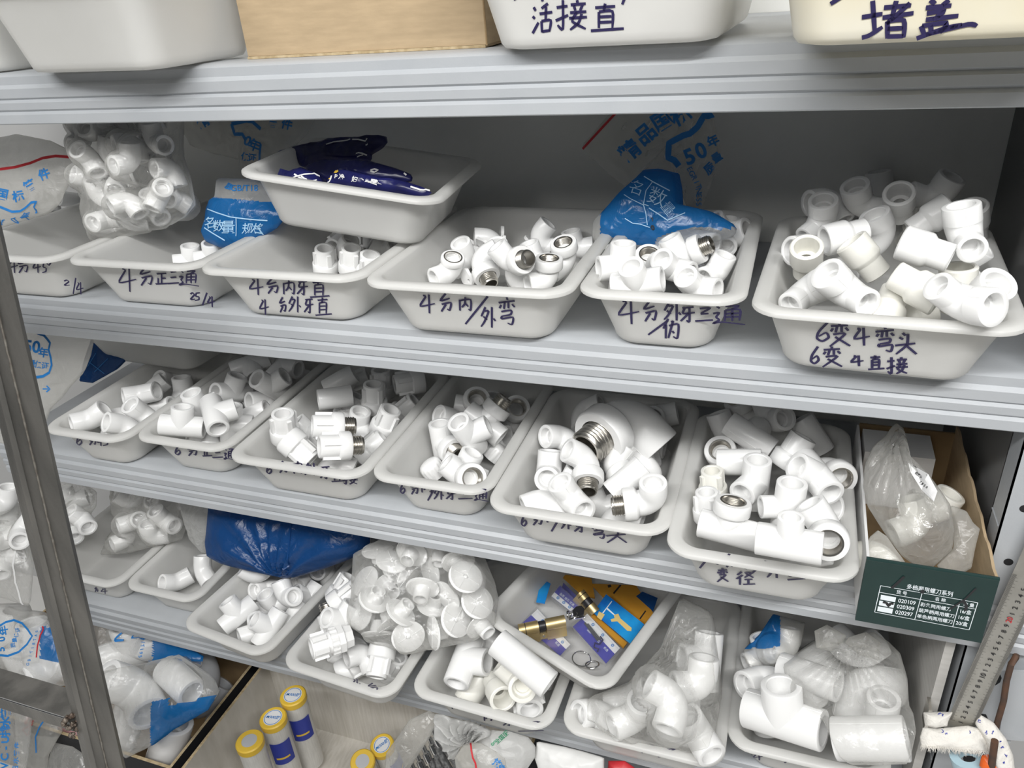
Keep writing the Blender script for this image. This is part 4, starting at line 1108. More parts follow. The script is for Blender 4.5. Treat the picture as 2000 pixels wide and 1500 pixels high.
mf = fill('in the foam wrap bag', 'fittings in the small foam wrap bag', ZD, '''
elbow 6 7:920,120 0 330,52 140,0
elbow 6 7:760,120 0 200,10 20,20
elbow 6 7:720,215 0 205,15 60,10
elbow 6 7:840,215 0 10,10 150,20
elbow 6 7:740,20 0 150,10 20,20
elbow 6 7:900,20 0 60,10 220,20
''', flat=(B.p0 + B.n * .006, B.n), pull=0)
rewrap(bo, B, mf)
B = Bag([(350, 968), (425, 975), (420, 1040), (406, 1066), (402, 1084), (376, 1058), (366, 1020)], at(390, 1020, y=.13), .03, .03, 30, -8, 17, .004, 40, zmin=ZD + .0045)
bag('white foam wrapped parcel against the left side of the blue bag', 'parcel', 'wrapped_parcel', B, ['foam_wrap'])
B = Bag([(410, 980), (560, 985), (722, 1000), (722, 1068), (690, 1090), (630, 1112), (575, 1128), (560, 1129), (500, 1116), (440, 1101), (410, 1087), (404, 1060), (408, 1020)], at(560, 1060, y=.10), .060, .05, 30, -6, 18, .0045, 20, gather=(565, 1128), power=3.4, zmin=ZD + .0045)
def fold(mb):
    B.line(mb, [(560, 1125), (562, 1090), (566, 1050), (568, 1010)], .004)
bag('big shiny blue plastic bag filling the space above the small tees tray', 'bag', 'blue_bag', B, ['deep_blue_film'], None, [('seam', 'deep_blue_film', fold)])
B = Bag(zc(650, 975, .35, [(120, 300), (260, 225), (600, 235), (850, 330), (900, 450), (925, 560), (905, 700), (800, 790), (600, 830), (420, 862), (200, 785), (110, 700), (105, 560)]), at(830, 1165, y=.02), .05, .045, 34, -4, 20, .006, 34, power=3, zmin=ZD + .0045)
bo = bag('clear crinkled bag full of white flanged plugs on the fourth shelf', 'bag', 'plug_bag', B, ['clear_film'])
mf = fill('in the crinkled plug bag', 'flanged plugs in the crinkled bag', ZD, '''
flange 8 8:740,435 .022 60,58
flange 8 8:685,675 .026 20,56
flange 8 8:420,765 .022 290,60
flange 8 8:250,750 .016 270,10
flange 8 8:235,560 .020 250,-45
flange 8 8:565,745 .016 190,20
flange 8 8:805,575 .014 40,60
flange 8 8:500,500 .016 80,-35
flange 8 8:560,590 .010 260,-40
flange 8 8:310,490 .016 130,-50
flange 8 8:185,460 .010 150,40
flange 8 8:330,350 .006 80,40
flange 8 8:250,285 .0 100,30
flange 8 8:440,300 .004 60,-45
flange 8 8:600,300 .004 80,-30
flange 8 8:545,400 .010 200,30
flange 8 8:420,420 .006 330,30
flange 8 8:640,540 .006 220,30
flange 8 8:160,640 .012 170,40
flange 8 8:830,700 .008 130,-30
flange 8 8:380,630 .020 230,-35
flange 8 8:700,350 .004 100,-40
flange 8 8:790,460 .0 0,40
flange 8 8:330,690 .010 300,20
''', flat=(B.p0, B.n), pull=0)
rewrap(bo, B, mf)
B = Bag([(1330, 1165), (1390, 1195), (1402, 1290), (1407, 1380), (1392, 1455), (1340, 1468), (1240, 1452), (1150, 1405), (1147, 1362), (1225, 1335), (1290, 1265)], at(1310, 1360, y=-.01), .055, .03, 45, -4, 22, .006, 22, gather=(1300, 1270), centre=(1320, 1370), zmin=ZD + .0045)
bo = bag('stretched clear bag of large fittings right of the lock tray', 'bag', 'stretched_bag', B, ['clear_film'])
mf = fill('in the stretched bag', 'fittings in the stretched clear bag', ZD, '''
elbow 8 8:1490,1190 0 185,40 330,10
elbow 8 8:1700,1210 0 200,20 40,30
coupling 8 8:1900,1290 0 340,20
elbow 8 9:170,1290 0 300,30 120,20
elbow 8 9:200,1050 0 80,20 180,20
elbow 8 9:130,1180 0 200,10 60,20
tee 8 9:230,900 0 80,10 200,20
coupling 8 9:60,1300 0 60,20
elbow 8 9:60,1120 0 150,20 250,20
coupling 8 8:1650,1110 -.01 20,20
''', flat=(B.p0 - B.n * .014, B.n), pull=0)
rewrap(bo, B, mf)
B = Bag(zc(1300, 975, .35, [(600, 640), (780, 690), (760, 800), (700, 900), (560, 945), (450, 905), (435, 840), (520, 760)]), at(1510, 1265, y=.12), .03, .03, 35, -4, 23, .005, 26, zmin=ZD + .0045)
bo = bag('small blue topped bag at the back of the last tray on the fourth shelf', 'bag', 'blue_topped_bag', B, ['milky_film', 'blue_film'], lambda x, y: 1 if x < 1524 and y < 1268 - (x - 1455) * .15 else 0)
mf = fill('in the blue topped bag', 'fittings in the blue topped bag', ZD, '''
elbow 6 9:560,880 0 200,20 100,30
elbow 6 9:680,850 0 80,10 230,20
''', flat=(B.p0 - B.n * .004, B.n), pull=0)
rewrap(bo, B, mf)
B = Bag(zc(1300, 975, .35, [(1000, 780), (1080, 770), (1160, 740), (1250, 800), (1310, 860), (1350, 1000), (1365, 1250), (1320, 1430), (1020, 1445), (960, 1405), (870, 1210), (690, 1100), (655, 925), (820, 810), (920, 760)]), at(1670, 1360, y=.02), .066, .04, 42, -4, 24, .007, 22, gather=(1650, 1255), zmin=ZD + .0045)
kb = bag('knotted clear bag of large fittings in the last tray of the fourth shelf', 'bag', 'knotted_bag', B, ['clear_film'])
ear = Bag(zc(1300, 975, .35, [(990, 800), (1010, 760), (900, 700), (830, 735), (840, 830), (920, 850)]), B.surf(1645, 1255), .008, .008, 35, 10, 25, .004, 40)
bag(None, None, 'knot_ear', ear, ['milky_film'], parent=kb)
ear = Bag(zc(1300, 975, .35, [(1000, 800), (1020, 770), (1120, 740), (1200, 800), (1190, 900), (1080, 870)]), B.surf(1652, 1255), .010, .008, 35, -10, 26, .004, 40)
bag(None, None, 'knot_ear', ear, ['milky_film'], parent=kb)
mf = fill('in the knotted bag', 'fittings in the knotted clear bag', ZD, '''
coupling L 9:1140,1335 .012 0,8
coupling 8 9:1200,1200 .016 70,52
elbow L 9:930,1040 -.012 120,-20 330,-30
elbow L 9:1085,1020 -.02 250,-20 340,-30
tee 8 9:800,990 -.004 160,-20 300,-30
elbow 8 9:1060,880 -.01 30,-20 130,-20
''', flat=(B.p0 - B.n * .018, B.n), pull=0)
rewrap(kb, B, mf)
# ---------------------------------------------------------------- flat printed faces, slabs
class Flat(Bag):
    def __init__(s, p0, n): s.p0, s.n = Vector(p0), Vector(n).normalized()
    def surf(s, px, py, off=.0004): return on_plane(px, py, s.p0 + s.n * off, s.n)
def slab(mb, pts, p0, n, th, mi=0, lift=0):
    top = [on_plane(x, y, p0 + n * lift, n) for x, y in pts]
    a = (top[1] - top[0]).cross(top[2] - top[0])
    if a.dot(n) < 0: top.reverse()
    bot = [p - n * th for p in top]; k = len(top)
    mb.add(top + bot, [tuple(range(k)), tuple(range(2 * k - 1, k - 1, -1))] + [(i, i + k, (i + 1) % k + k, (i + 1) % k) for i in range(k)], mi)
    return mb

# ---------------------------------------------------------------- top shelf carton
T = Matrix.Translation((-.479, .042, ZA + .0015)) @ Matrix.Rotation(math.radians(1.0), 4, 'Z')
root = empty('carton'); root.matrix_world = T
b = MB().box(-.153, .1515, 0, .32, 0, .24)
b.build('box_body', 'cardboard', root)
b = MB().box(-.153, .1515, -.0012, -.0001, .003, .24).box(.1516, .1535, .0, .32, .003, .24)
b.build('outer_panel', 'cardboard', root)
b = MB().tube([(.1525, -.0012, .002), (.1525, -.0012, .24)], .0012, 6); b.build('corner_fold', 'cardboard_dark', root)
b = MB().box(-.153, .1515, -.003, -.0005, .0, .0028); b.build('bottom_flap_edge', 'carton_edge', root)
tag(root, 'plain brown corrugated carton on the top shelf between two milky trays', 'carton')

# ---------------------------------------------------------------- navy packets in the upper tray
Z = lambda pts: zc(540, 250, .16, pts)
def swoosh(B, lines, w): return lambda mb: [B.line(mb, Z(l), w) for l in lines]
def packet(outline, anchor, seed, label, white=(), texts=(), yellow=(), tilt=48, front=.018, parent=None):
    B = Bag(Z(outline), anchor, front, .010, tilt, -4, seed, .004, 40, power=3)
    def pw(mb):
        for l in white: B.line(mb, Z(l), .0022)
        for t, q, sz, a in texts: B.text(mb, t, *Z([q])[0], sz, a, .02)
    pr = [('print', 'paper_white', pw)]
    if yellow: pr.append(('print_patch', 'yellow_cap', lambda mb: [B.line(mb, Z(l), .004) for l in yellow]))
    o = bag(label, 'packet', 'navy_packet', B, ['navy_film'], None, pr, jag=.004); o['group'] = 'navy packets in the stacked tray'
packet([(-40, 350), (30, 300), (240, 258), (560, 195), (660, 150), (900, 125), (1130, 125), (1350, 105), (1358, 180), (1300, 245), (1170, 320), (1165, 400), (950, 430), (700, 430), (500, 440), (330, 482), (180, 400), (60, 335)], at(650, 300, y=.175), 31, 'topmost navy packet with pointed ends in the stacked tray',
       [[(610, 205), (700, 175), (870, 155), (905, 140)], [(930, 145), (1000, 145), (1090, 165), (1110, 130)], [(1100, 225), (1140, 225)], [(1020, 375), (1110, 340)], [(1020, 400), (1100, 380)]])
packet([(350, 480), (560, 410), (1000, 420), (1200, 430), (1500, 510), (1670, 580), (1655, 655), (1300, 690), (800, 610), (640, 700), (420, 640)], at(690, 335, y=.125), 32, 'middle navy packet lying under the topmost one in the stacked tray', [[(1150, 520), (1200, 505), (1245, 520), (1200, 545), (1150, 530)], [(1560, 555), (1590, 580)]])
packet([(625, 650), (720, 540), (800, 540), (1000, 590), (1300, 650), (1500, 690), (1650, 690), (1900, 760), (1800, 850), (1500, 835), (900, 770), (610, 720)], at(740, 365, y=.085), 33, 'navy packet with white round marks along the tray front',
       [[(1640, 720), (1760, 760), (1880, 775)], [(640, 690), (680, 590)]], [('妇', (960, 640), 13, -15), ('婴', (1120, 692), 13, -15), ('童', (1260, 738), 13, -15), ('净', (800, 608), 12, -12), ('P', (730, 600), 11, -12)], [[(720, 545), (770, 540)], [(665, 600), (655, 630)]])
packet([(0, 640), (60, 525), (110, 590), (350, 505), (540, 585), (600, 700), (560, 760), (100, 730)], at(590, 350, y=.085), 34, 'navy packet with a white curl in the tray front corner', [[(150, 645), (230, 600), (340, 570), (470, 560), (540, 600)], [(310, 660), (360, 625), (390, 650), (385, 675)], [(470, 680), (500, 640)]])

# ---------------------------------------------------------------- green screwdriver box
BL, BR = at(1672, 1211, z=ZC + .0022), at(1914, 1255, z=ZC + .0022); TLy = BL.y
ux = (BR - BL).normalized(); uy = Vector((-ux.y, ux.x, 0)); W_ = (BR - BL).length; Hh = at(1690, 1092, y=BL.y).z - BL.z
T = Matrix.Identity(4)
for i in range(3): T[i][0] = ux[i]; T[i][1] = uy[i]; T[i][2] = (0, 0, 1)[i]; T[i][3] = BL[i]
root = empty('cardboard_box'); root.matrix_world = T
tag(root, 'open dark green box with a white printed table at right end of third shelf', 'box')
dp = .30; th = .003
b = MB().box(th, W_ - th, .004, dp, 0, th).box(th, W_ - th, dp - th, dp, th, Hh); b.build('box_body', 'cardboard_dark', root)
b = MB().box(0, th, .004, dp, 0, Hh * .96); b.build('side_wall', 'paper_white', root)
b = MB(); n = 40
prof = [(.004 + (dp - .004) * i / n, Hh * (1.02 - .02 * math.sin(i * .8) - .03 * abs(noise.noise(Vector((i * .7, 3, 1)))) + .10 * (i / n))) for i in range(n + 1)]
b.rings([[(W_ - th, y, 0), (W_ - th, y, z), (W_, y, z), (W_, y, 0)] for y, z in prof], 0, cap0=True, cap1=True); b.build('torn_side_wall', 'cardboard', root)
fp = MB().box(-.001, W_ + .001, -.0005, .0038, 0, Hh); fp.tube([(-.001, .0015, Hh), (W_ + .001, .0015, Hh)], .0024, 8)
front = fp.build('front_panel', 'green_card', root)
nf = -uy; F = Flat(BL - uy * .0005, nf)
K = lambda pts: zc(1660, 1100, .15, pts)
mb = MB()
for l in ([(400, 292), (1665, 515)], [(1665, 515), (1552, 868)], [(1552, 868), (322, 636)], [(322, 636), (400, 292)], [(385, 378), (1635, 598)], [(940, 392), (842, 738)], [(1430, 512), (1338, 828)]): F.line(mb, K(l), .0007, .0004)
for t, q, sz, a, sq in (('多档两用螺刀系列', (1040, 358), 10.5, -10, 1.1), ('货 号', (675, 388), 8, -10, 1.2), ('名 称', (1178, 478), 8, -10, 1.2), ('数 量', (1548, 545), 8, -10, 1.2), ('020109', (742, 505), 10.5, -9, 1.1), ('020309', (724, 580), 10.5, -9, 1.1), ('020297', (704, 655), 10.5, -9, 1.1),
        ('彩条两用螺刀', (1118, 572), 8.5, -10, 1.2), ('葫芦柄两用螺刀', (1128, 654), 8.5, -10, 1.2), ('单色柄两用螺刀', (1105, 728), 8.5, -10, 1.2), ('16/盒', (1503, 638), 9.5, -10, 1.1), ('16/盒', (1480, 715), 9.5, -10, 1.1), ('20/盒', (1455, 790), 9.5, -10, 1.1)):
    F.text(mb, t, *K([q])[0], sz, a, .012, sq, .0004)
for y0 in (0, 1, 2): slab(mb, K([(405 - y0 * 20, 412 + y0 * 75), (602 - y0 * 20, 447 + y0 * 75), (588 - y0 * 20, 508 + y0 * 75), (395 - y0 * 20, 472 + y0 * 75)]), F.p0, F.n, .0002, 0, .0004)
o = mb.build('printed_table', 'print_white', None); o.parent = front; o.matrix_parent_inverse = T.inverted()
mb = MB()
for l, w in (([(705, 175), (640, 240), (545, 325)], .003), ([(1640, 330), (1500, 470), (1300, 600)], .0022), ([(960, 350), (930, 390)], .004), ([(430, 505), (480, 520), (500, 560), (530, 525), (570, 530)], .0032), ([(1480, 490), (1520, 560), (1500, 620)], .003)): F.line(mb, K(l), w, .0007)
o = mb.build('marker_scrawl', 'print_black', None); o.parent = front; o.matrix_parent_inverse = T.inverted()
inb = MB().box(0, .085, 0, .06, 0, .085); o = inb.build('small_box', 'paper_white', None, Matrix.Translation((.125, .165, ZC + .006)))
tag(o, 'plain white carton standing inside the green box behind the tied bag', 'box')
Z = lambda pts: zc(1700, 750, .25, pts)
B = Bag(Z([(110, 410), (170, 330), (215, 302), (282, 372), (262, 440), (225, 500), (330, 580), (450, 700), (560, 850), (625, 950), (655, 1150), (640, 1300), (480, 1440), (350, 1420), (250, 1350), (100, 1150), (-20, 960), (-60, 800), (-40, 620), (20, 490)]), at(1775, 980, y=.03), .040, .04, 42, -2, 41, .007, 26, gather=Z([(190, 430)])[0], centre=Z([(300, 1000)])[0], lumps=[(*Z([(480, 1120)])[0], .04, .012)])
tb = bag('tied clear bag with a white sticker inside the green box', 'bag', 'tied_bag', B, ['clear_film'])
mb = MB(); q = Z([(300, 612), (450, 705), (522, 838), (494, 920), (400, 830), (312, 690)])
cq = (sum(p[0] for p in q) / 6, sum(p[1] for p in q) / 6)
rows = [[(cq[0] + (x - cq[0]) * f, cq[1] + (y - cq[1]) * f) for x, y in q] for f in (1, .66, .33, .02)]
mb.rings([[B.surf(x, y, .0012) for x, y in r] for r in rows], 0, cap1=True); st = mb.build('sticker', 'paper_white', tb)
mb = MB(); B.text(mb, '7.8 5 8', *Z([(412, 790)])[0], 7, -38, .02, off=.002); B.text(mb, '合格证', *Z([(375, 715)])[0], 6, -40, .02, off=.002); B.line(mb, Z([(330, 640), (440, 715)]), .0006, .002); mb.build('sticker_print', 'print_black', st)
B3 = Bag(Z([(620, 945), (750, 990), (800, 1080), (855, 1130), (815, 1300), (790, 1440), (700, 1490), (560, 1490), (520, 1420), (650, 1300), (660, 1150)]), at(1875, 1060, y=.0), .016, .02, 42, -2, 42, .006, 30, centre=Z([(700, 1250)])[0])
bag('crumpled milky bag end at the right inside the green box', 'bag', 'crumpled_bag', B3, ['milky_film'])
B4 = Bag(Z([(-60, 1300), (0, 1190), (60, 1140), (130, 1190), (220, 1320), (300, 1430), (150, 1440), (-40, 1380)]), at(1720, 1080, y=-.02), .014, .016, 42, -2, 43, .004, 30)
bag('cream cloudy film pouch at the left inside the green box', 'bag', 'film_pouch', B4, ['milky_film'])
fill('inside the green box', 'fittings inside the green box', ZC, '''
elbow 4c 9:1160,280 .055 200,30 330,10
elbow 6c 6:1500,1440 .060 150,20 20,10
elbow 6c 6:1420,1500 .055 200,20 80,10
''', pull=0)

# ---------------------------------------------------------------- lock tray
o_, TD = TR['DL'][0], TR['DL'][1]
nd = (TD.to_3x3() @ Vector((0, 0, 1))).normalized(); fl = TD @ Vector((0, .15, .004))
Z = lambda pts: zc(980, 1110, .175, pts)
def card(name, label, parts, lift, th=.0022, parent=None, cat='card'):
    root = None
    for nm, mtl, pts, dz in parts:
        mb = slab(MB(), Z(pts), fl, nd, th if root is None else .0004, 0, lift + dz)
        o = mb.build(nm if root else name, mtl, root)
        if root is None: root = o; tag(o, label, cat)
    return root
def pack(label, quad, card_c, strip_frac, lift, seed):
    """clear blister pack: a purple card with a white strip, under a clear shell; quad runs round from the strip's start"""
    a, b, c, d = [Vector((x, y)) for x, y in Z(quad)]
    s = strip_frac; r = empty('blister_pack', on_plane(*((a + b + c + d) / 4), fl + nd * lift, nd)); tag(r, label, 'lock pack')
    Ti = Matrix.Translation(-r.location)
    def put(nm, m, pts, dz, th): 
        o = slab(MB(), pts, fl, nd, th, 0, lift + dz).build(nm, m, r); o.matrix_parent_inverse = Ti; return o
    cd = put('card', card_c, [tuple(p) for p in (a, b, c, d)], 0, .0012)
    e1 = a + (d - a) * s; e2 = b + (c - b) * s
    put('white_strip', 'paper_white', [tuple(p) for p in (a, b, e2, e1)], .0004, .0003)
    f = Flat(fl + nd * (lift + .0008), nd); mb = MB(); ang = math.degrees(math.atan2(-(b - a).y, (b - a).x))
    for k, ch in ((.3, '品质'), (.55, '锁芯'), (.8, '优选')): 
        p = d + (a - d) * .45 + ((c - d) + (b - a)) * .5 * k; f.text(mb, ch, p.x, p.y, 5.5, ang, .0)
    o = mb.build('print', 'print_white', r); o.matrix_parent_inverse = Ti
    mb = MB()
    for k in (.25, .55, .85):
        p = a + (b - a) * k + (d - a) * s * .5; f.text(mb, '◎', p.x, p.y, 7, ang, .01)
    o = mb.build('emblem', 'print_blue', r); o.matrix_parent_inverse = Ti
    cen = (a + b + c + d) / 4; big = [tuple(cen + (p - cen) * 1.12) for p in (a, b, c, d)]; mid = [tuple(cen + (p - cen) * 1.0) for p in (a, b, c, d)]
    o = MB(); slab(o, big, fl, nd, .0006, 0, lift - .0014); slab(o, mid, fl, nd, .008, 0, lift + .009); o = o.build('clear_shell', 'blister', r); o.matrix_parent_inverse = Ti
    return r
card('blue_card', 'small bright blue card standing at the back left of the lock tray', [('c', 'blue_card_bright', [(440, 110), (545, 170), (480, 390), (385, 372)], 0)], .034)
card('box_sheet', 'dark orange carton piece at the back of the lock tray', [('c', 'orange_box', [(640, 60), (1000, 110), (1040, 330), (900, 300)], 0)], .012)
card('box_sheet', 'orange lock carton with black print at the right of the lock tray', [('c', 'orange_box', [(1010, 170), (1500, 190), (1690, 500), (1600, 650), (1150, 320)], 0), ('print', 'print_black', [(1180, 190), (1215, 180), (1225, 205), (1190, 215)], .0004), ('print', 'print_black', [(1240, 275), (1320, 180), (1335, 190), (1255, 285)], .0004), ('print', 'print_black', [(1535, 560), (1600, 470), (1612, 478), (1548, 568)], .0004), ('blue_patch', 'deep_blue_film', [(1500, 310), (1570, 260), (1740, 330), (1690, 480)], .0004)], .018, .006, cat='carton')
pack('purple lock pack in shadow at the back of the lock tray', [(640, 290), (840, 500), (900, 370), (690, 160)], 'blue_card', .3, .020, 1)
pack('purple lock pack in shadow by the small blue card', [(555, 310), (770, 480), (870, 400), (650, 190)], 'blue_card', .36, .026, 5)
pack('purple lock pack under the brass cylinder', [(400, 455), (765, 850), (650, 975), (230, 610)], 'blue_card', .42, .014, 2)
pack('purple lock pack with keys in the middle of the lock tray', [(955, 505), (1320, 890), (1165, 1060), (795, 650)], 'blue_card', .38, .028, 3)
card('orange_edge', 'orange carton edge under the blue picture card', [('c', 'orange_box', [(1000, 480), (1400, 830), (1360, 880), (960, 520)], 0)], .022, .004)
card('picture_card', 'bright blue card picturing a golden lock in the lock tray', [('c', 'blue_card_bright', [(1165, 288), (1590, 625), (1435, 835), (1020, 490)], 0),
     ('gold_picture', 'gold_print', [(1250, 520), (1300, 505), (1325, 560), (1450, 665), (1445, 700), (1400, 695), (1290, 590), (1225, 595), (1215, 570), (1260, 555)], .0006), ('gold_square', 'gold_print', [(1085, 480), (1150, 515), (1110, 580), (1062, 540)], .0006), ('white_line', 'print_white', [(1165, 450), (1180, 440), (1262, 515), (1250, 520)], .0006), ('white_line', 'print_white', [(1120, 500), (1225, 365), (1232, 370), (1128, 508)], .0006)], .030, .0016)
def euro(name, label, p, along, up, L, r=.0085, m='brass'):
    T = frame(p, along, up); root = empty(name); root.matrix_world = T; tag(root, label, 'lock')
    def body(x0, x1):
        b = MB(); sec = [(r * math.sin(t), r * math.cos(t)) for t in [math.radians(a) for a in range(-140, 141, 20)]] + [(r * .6, -r * 2.3), (r * .5, -r * 2.75), (-r * .5, -r * 2.75), (-r * .6, -r * 2.3)]
        return b.rings([[(x, y, z) for y, z in sec] for x in (x0, x1)], 0, cap0=True, cap1=True)
    b = body(-L / 2, -.006); b.merge(body(.006, L / 2)); b.box(-.0065, .0065, -.005, .005, -.0235, -.012); b.build('cylinder_body', m, root, angle=30)
    b = MB().lathe([(.0001, -.005), (.0078, -.005), (.0078, .005), (.0001, .005)], 20, ALONG_X).box(-.0045, .0045, -.003, .003, -.019, 0); b.build('cam', 'black_plastic', root)
    b = MB().lathe([(r * 1.01, -.0006), (r * 1.03, 0), (r * 1.01, .0006)], 20, Matrix.Translation((-L * .36, 0, 0)) @ ALONG_X); b.build('groove_ring', 'black_plastic', root)
    b = MB().lathe([(.0001, .0003), (.0022, .0003), (.0022, -.001)], 12, Matrix.Translation((0, -.0052, -.017)) @ Matrix.Rotation(math.radians(90), 4, 'X')); b.build('screw_hole', 'chrome', root)
px_ = Z([(450, 640)])[0]
euro('lock_cylinder', 'brass lock cylinder with black cam lying on the lock packs', on_plane(*px_, fl + nd * .042, nd), aim(*px_, 11, -4), aim(*px_, 98, 42), .076, .0098)
px_ = Z([(960, 380)])[0]
euro('lock_cylinder', 'brass lock cylinder half hidden behind the black keys', on_plane(*px_, fl + nd * .040, nd), aim(*px_, -52, 5), aim(*px_, 40, 50), .04)
def ring_at(q, r, lift, tilt, wire, name, label, tw=35):
    p = on_plane(*Z([q])[0], fl + nd * lift, nd); a = aim(*Z([q])[0], tilt, tw); T = frame(p, a.orthogonal(), a)
    b = MB(); b.tube([(r * math.cos(t), r * math.sin(t), .0004 * math.sin(t * .5)) for t in [2 * math.pi * i / 40 for i in range(78)]], wire, 6)
    return tag(b.build(name, 'chrome', None, T), label, 'key ring')
ring_at((890, 1010), .0145, .016, 80, .0009, 'key_ring', 'large steel key ring at the front corner of the lock tray', 50)
ring_at((1010, 1075), .0105, .010, 95, .0011, 'key_ring', 'smaller steel key ring beside the large one in the lock tray', 30)
ring_at((745, 520), .006, .046, 10, .0011, 'key_ring', 'tiny coiled ring joining the black keys in the lock tray', 20)
ring_at((800, 535), .008, .046, 130, .0011, 'key_ring', 'coiled ring under the black key heads in the lock tray', 25)
r_ = empty('key', on_plane(*Z([(880, 475)])[0], fl + nd * .048, nd)); tag(r_, 'key with black plastic head on the lock tray packs', 'key')
Ti = Matrix.Translation(-r_.location)
o = slab(MB(), Z([(790, 470), (830, 425), (890, 415), (925, 450), (915, 510), (860, 535), (800, 520)]), fl, nd, .003, 0, .050).build('key_head', 'black_plastic', r_); o.matrix_parent_inverse = Ti
o = slab(MB(), Z([(900, 520), (930, 545), (760, 575), (750, 560)]), fl, nd, .0015, 0, .049).build('key_blade', 'chrome', r_); o.matrix_parent_inverse = Ti
r_ = empty('key', on_plane(*Z([(1010, 700)])[0], fl + nd * .034, nd)); tag(r_, 'pair of slim keys tied with dark cord in the middle lock pack', 'key'); Ti = Matrix.Translation(-r_.location)
o = slab(MB(), Z([(915, 610), (935, 600), (1085, 800), (1065, 815)]), fl, nd, .0012, 0, .032).build('key_blade', 'chrome', r_); o.matrix_parent_inverse = Ti
o = slab(MB(), Z([(950, 620), (965, 612), (1110, 790), (1095, 805)]), fl, nd, .0012, 0, .0325).build('key_blade', 'chrome', r_); o.matrix_parent_inverse = Ti
o = MB().tube([on_plane(*q, fl + nd * .034, nd) for q in Z([(1100, 760), (1130, 800), (1090, 850), (1040, 830), (1030, 880), (1080, 900), (1070, 930)])], .0012, 6).build('cord', 'marker', r_); o.matrix_parent_inverse = Ti

# ---------------------------------------------------------------- step ladder, bare steel
P1 = at(46, 790, d=.83); P2 = at(215, 1500, d=1.0); u = (P2 - P1).normalized()
vw = (CO - (P1 + P2) / 2).normalized(); nn = (vw - u * vw.dot(u)).normalized(); rr = nn.cross(u) if nn.cross(u).dot(CR) > 0 else u.cross(nn)
mm = (nn * math.cos(math.radians(14)) + rr * math.sin(math.radians(14))).normalized(); ss = (rr * math.cos(math.radians(14)) - nn * math.sin(math.radians(14))).normalized()
w = .038; A = P1 - mm * w / 2
tf = -A.z / u.z; t0 = -(2.1 - A.z) / abs(u.z)
lad = empty('step_ladder', (A.x + u.x * tf, A.y + u.y * tf, 0)); tag(lad, 'bare steel step ladder with welded rung standing in front of the shelves at left', 'ladder')
Ti = Matrix.Translation(-lad.location)
def lpart(nm, mb, m, par=lad):
    o = mb.build(nm, m, par, angle=30); o.matrix_parent_inverse = Ti if par is lad else Matrix.Identity(4); return o
def rail(shift):
    b = MB(); rings = []
    for t in (t0, tf - .004):
        c = A + u * t + shift; o = []
        for sx, sy in ((1, 1), (-1, 1), (-1, -1), (1, -1)):
            cx, cy = sx * w / 2, sy * w / 2; q = .0045
            pr = [(cx - sx * q, cy), (cx, cy - sy * q)] if sx * sy > 0 else [(cx, cy - sy * q), (cx - sx * q, cy)]
            if sx * sy > 0: pr.reverse()
            o += [c + ss * a + mm * bq for a, bq in pr]
        if rings and False: pass
        rings.append(o)
    return b.rings(rings, 0, cap0=True, cap1=True)
R1 = lpart('rail', rail(Vector()), 'raw_steel')
b = MB(); pts = [A + u * (t0 + (tf - t0) * i / 240) + mm * (w / 2) + ss * (-.003 + .0006 * noise.noise(Vector((i * .9, 0, 0)))) for i in range(240)]
b.tube(pts, [.0011 + .0006 * abs(noise.noise(Vector((i * 2.3, 5, 0)))) for i in range(240)], 6); lpart('weld_seam', b, 'seam_steel')
lpart('rail', rail(Vector((-.42, 0, 0))), 'raw_steel')
e0 = at(132, 1404, y=(P1 + (P2 - P1) * .85).y - .012)
for k, dz in enumerate((0, -.36, .62)):
    c = e0 + (u * (-dz / abs(u.z)) if dz else Vector()); x1 = c.x; x0 = x1 - .40
    b = MB().box(x0, x1, c.y, c.y + .038, c.z - .024, c.z)
    r = lpart('rung', b, 'raw_steel')
    if k == 0:
        b = MB().tube([(x0, c.y, c.z), (x1 - .006, c.y, c.z)], .0012, 6); o = b.build('bright_edge', 'chrome', r)  # thin bright chrome line along the rung's upper front edge
        b = MB(); random.seed(5)
        for i in range(26):
            q = Vector((x1 + random.uniform(-.007, .006), c.y - .001 + random.uniform(-.004, .008), c.z - random.uniform(-.002, .03))); s_ = random.uniform(.002, .0042)
            b.lathe([(.0001, -s_), (s_ * .8, -s_ * .5), (s_, 0), (s_ * .8, s_ * .5), (.0001, s_)], 8, Matrix.Translation(q))
        o = b.build('weld_bead', 'weld', r)

# ---------------------------------------------------------------- right upright: ruler, board, rods, cloth
pb_, pt_ = at(1875, 1417, y=-.020), at(2022, 1095, y=-.006); ur = (pt_ - pb_); Lr = ur.length; ur.normalize()
nr_ = Vector((0, -1, .25)); nr_ = (nr_ - ur * nr_.dot(ur)).normalized(); sr = ur.cross(nr_)
if sr.x < 0: sr = -sr
b = MB(); wr = .0155
b.rings([[pb_ + ur * t + sr * a + nr_ * h for a, h in ((-wr, 0), (wr, 0), (wr, .001), (-wr, .001))] for t in (-.01, Lr + .12)], 0, cap0=True, cap1=True)
ruler = tag(b.build('steel_ruler', 'ruler_steel'), 'long steel ruler with black numbers leaning on the right upright', 'ruler')
F = Flat(pb_ + nr_ * .001, nr_); mb = MB(); mr = MB()
pos = lambda n: (1877 + (1972 - 1877) * (n - 1) / 19 + (n - 10) * 0, 1411 + (1211 - 1411) * (n - 1) / 19)
q1, q20 = F.surf(*pos(1)), F.surf(*pos(20)); step = (q20 - q1) / 19
def rtext(m, s_, c, size):
    v, f = font_mesh(s_, .01); m.add([c + ur * (x * size) - sr * (y * size) + nr_ * .0003 for x, y in v], f)
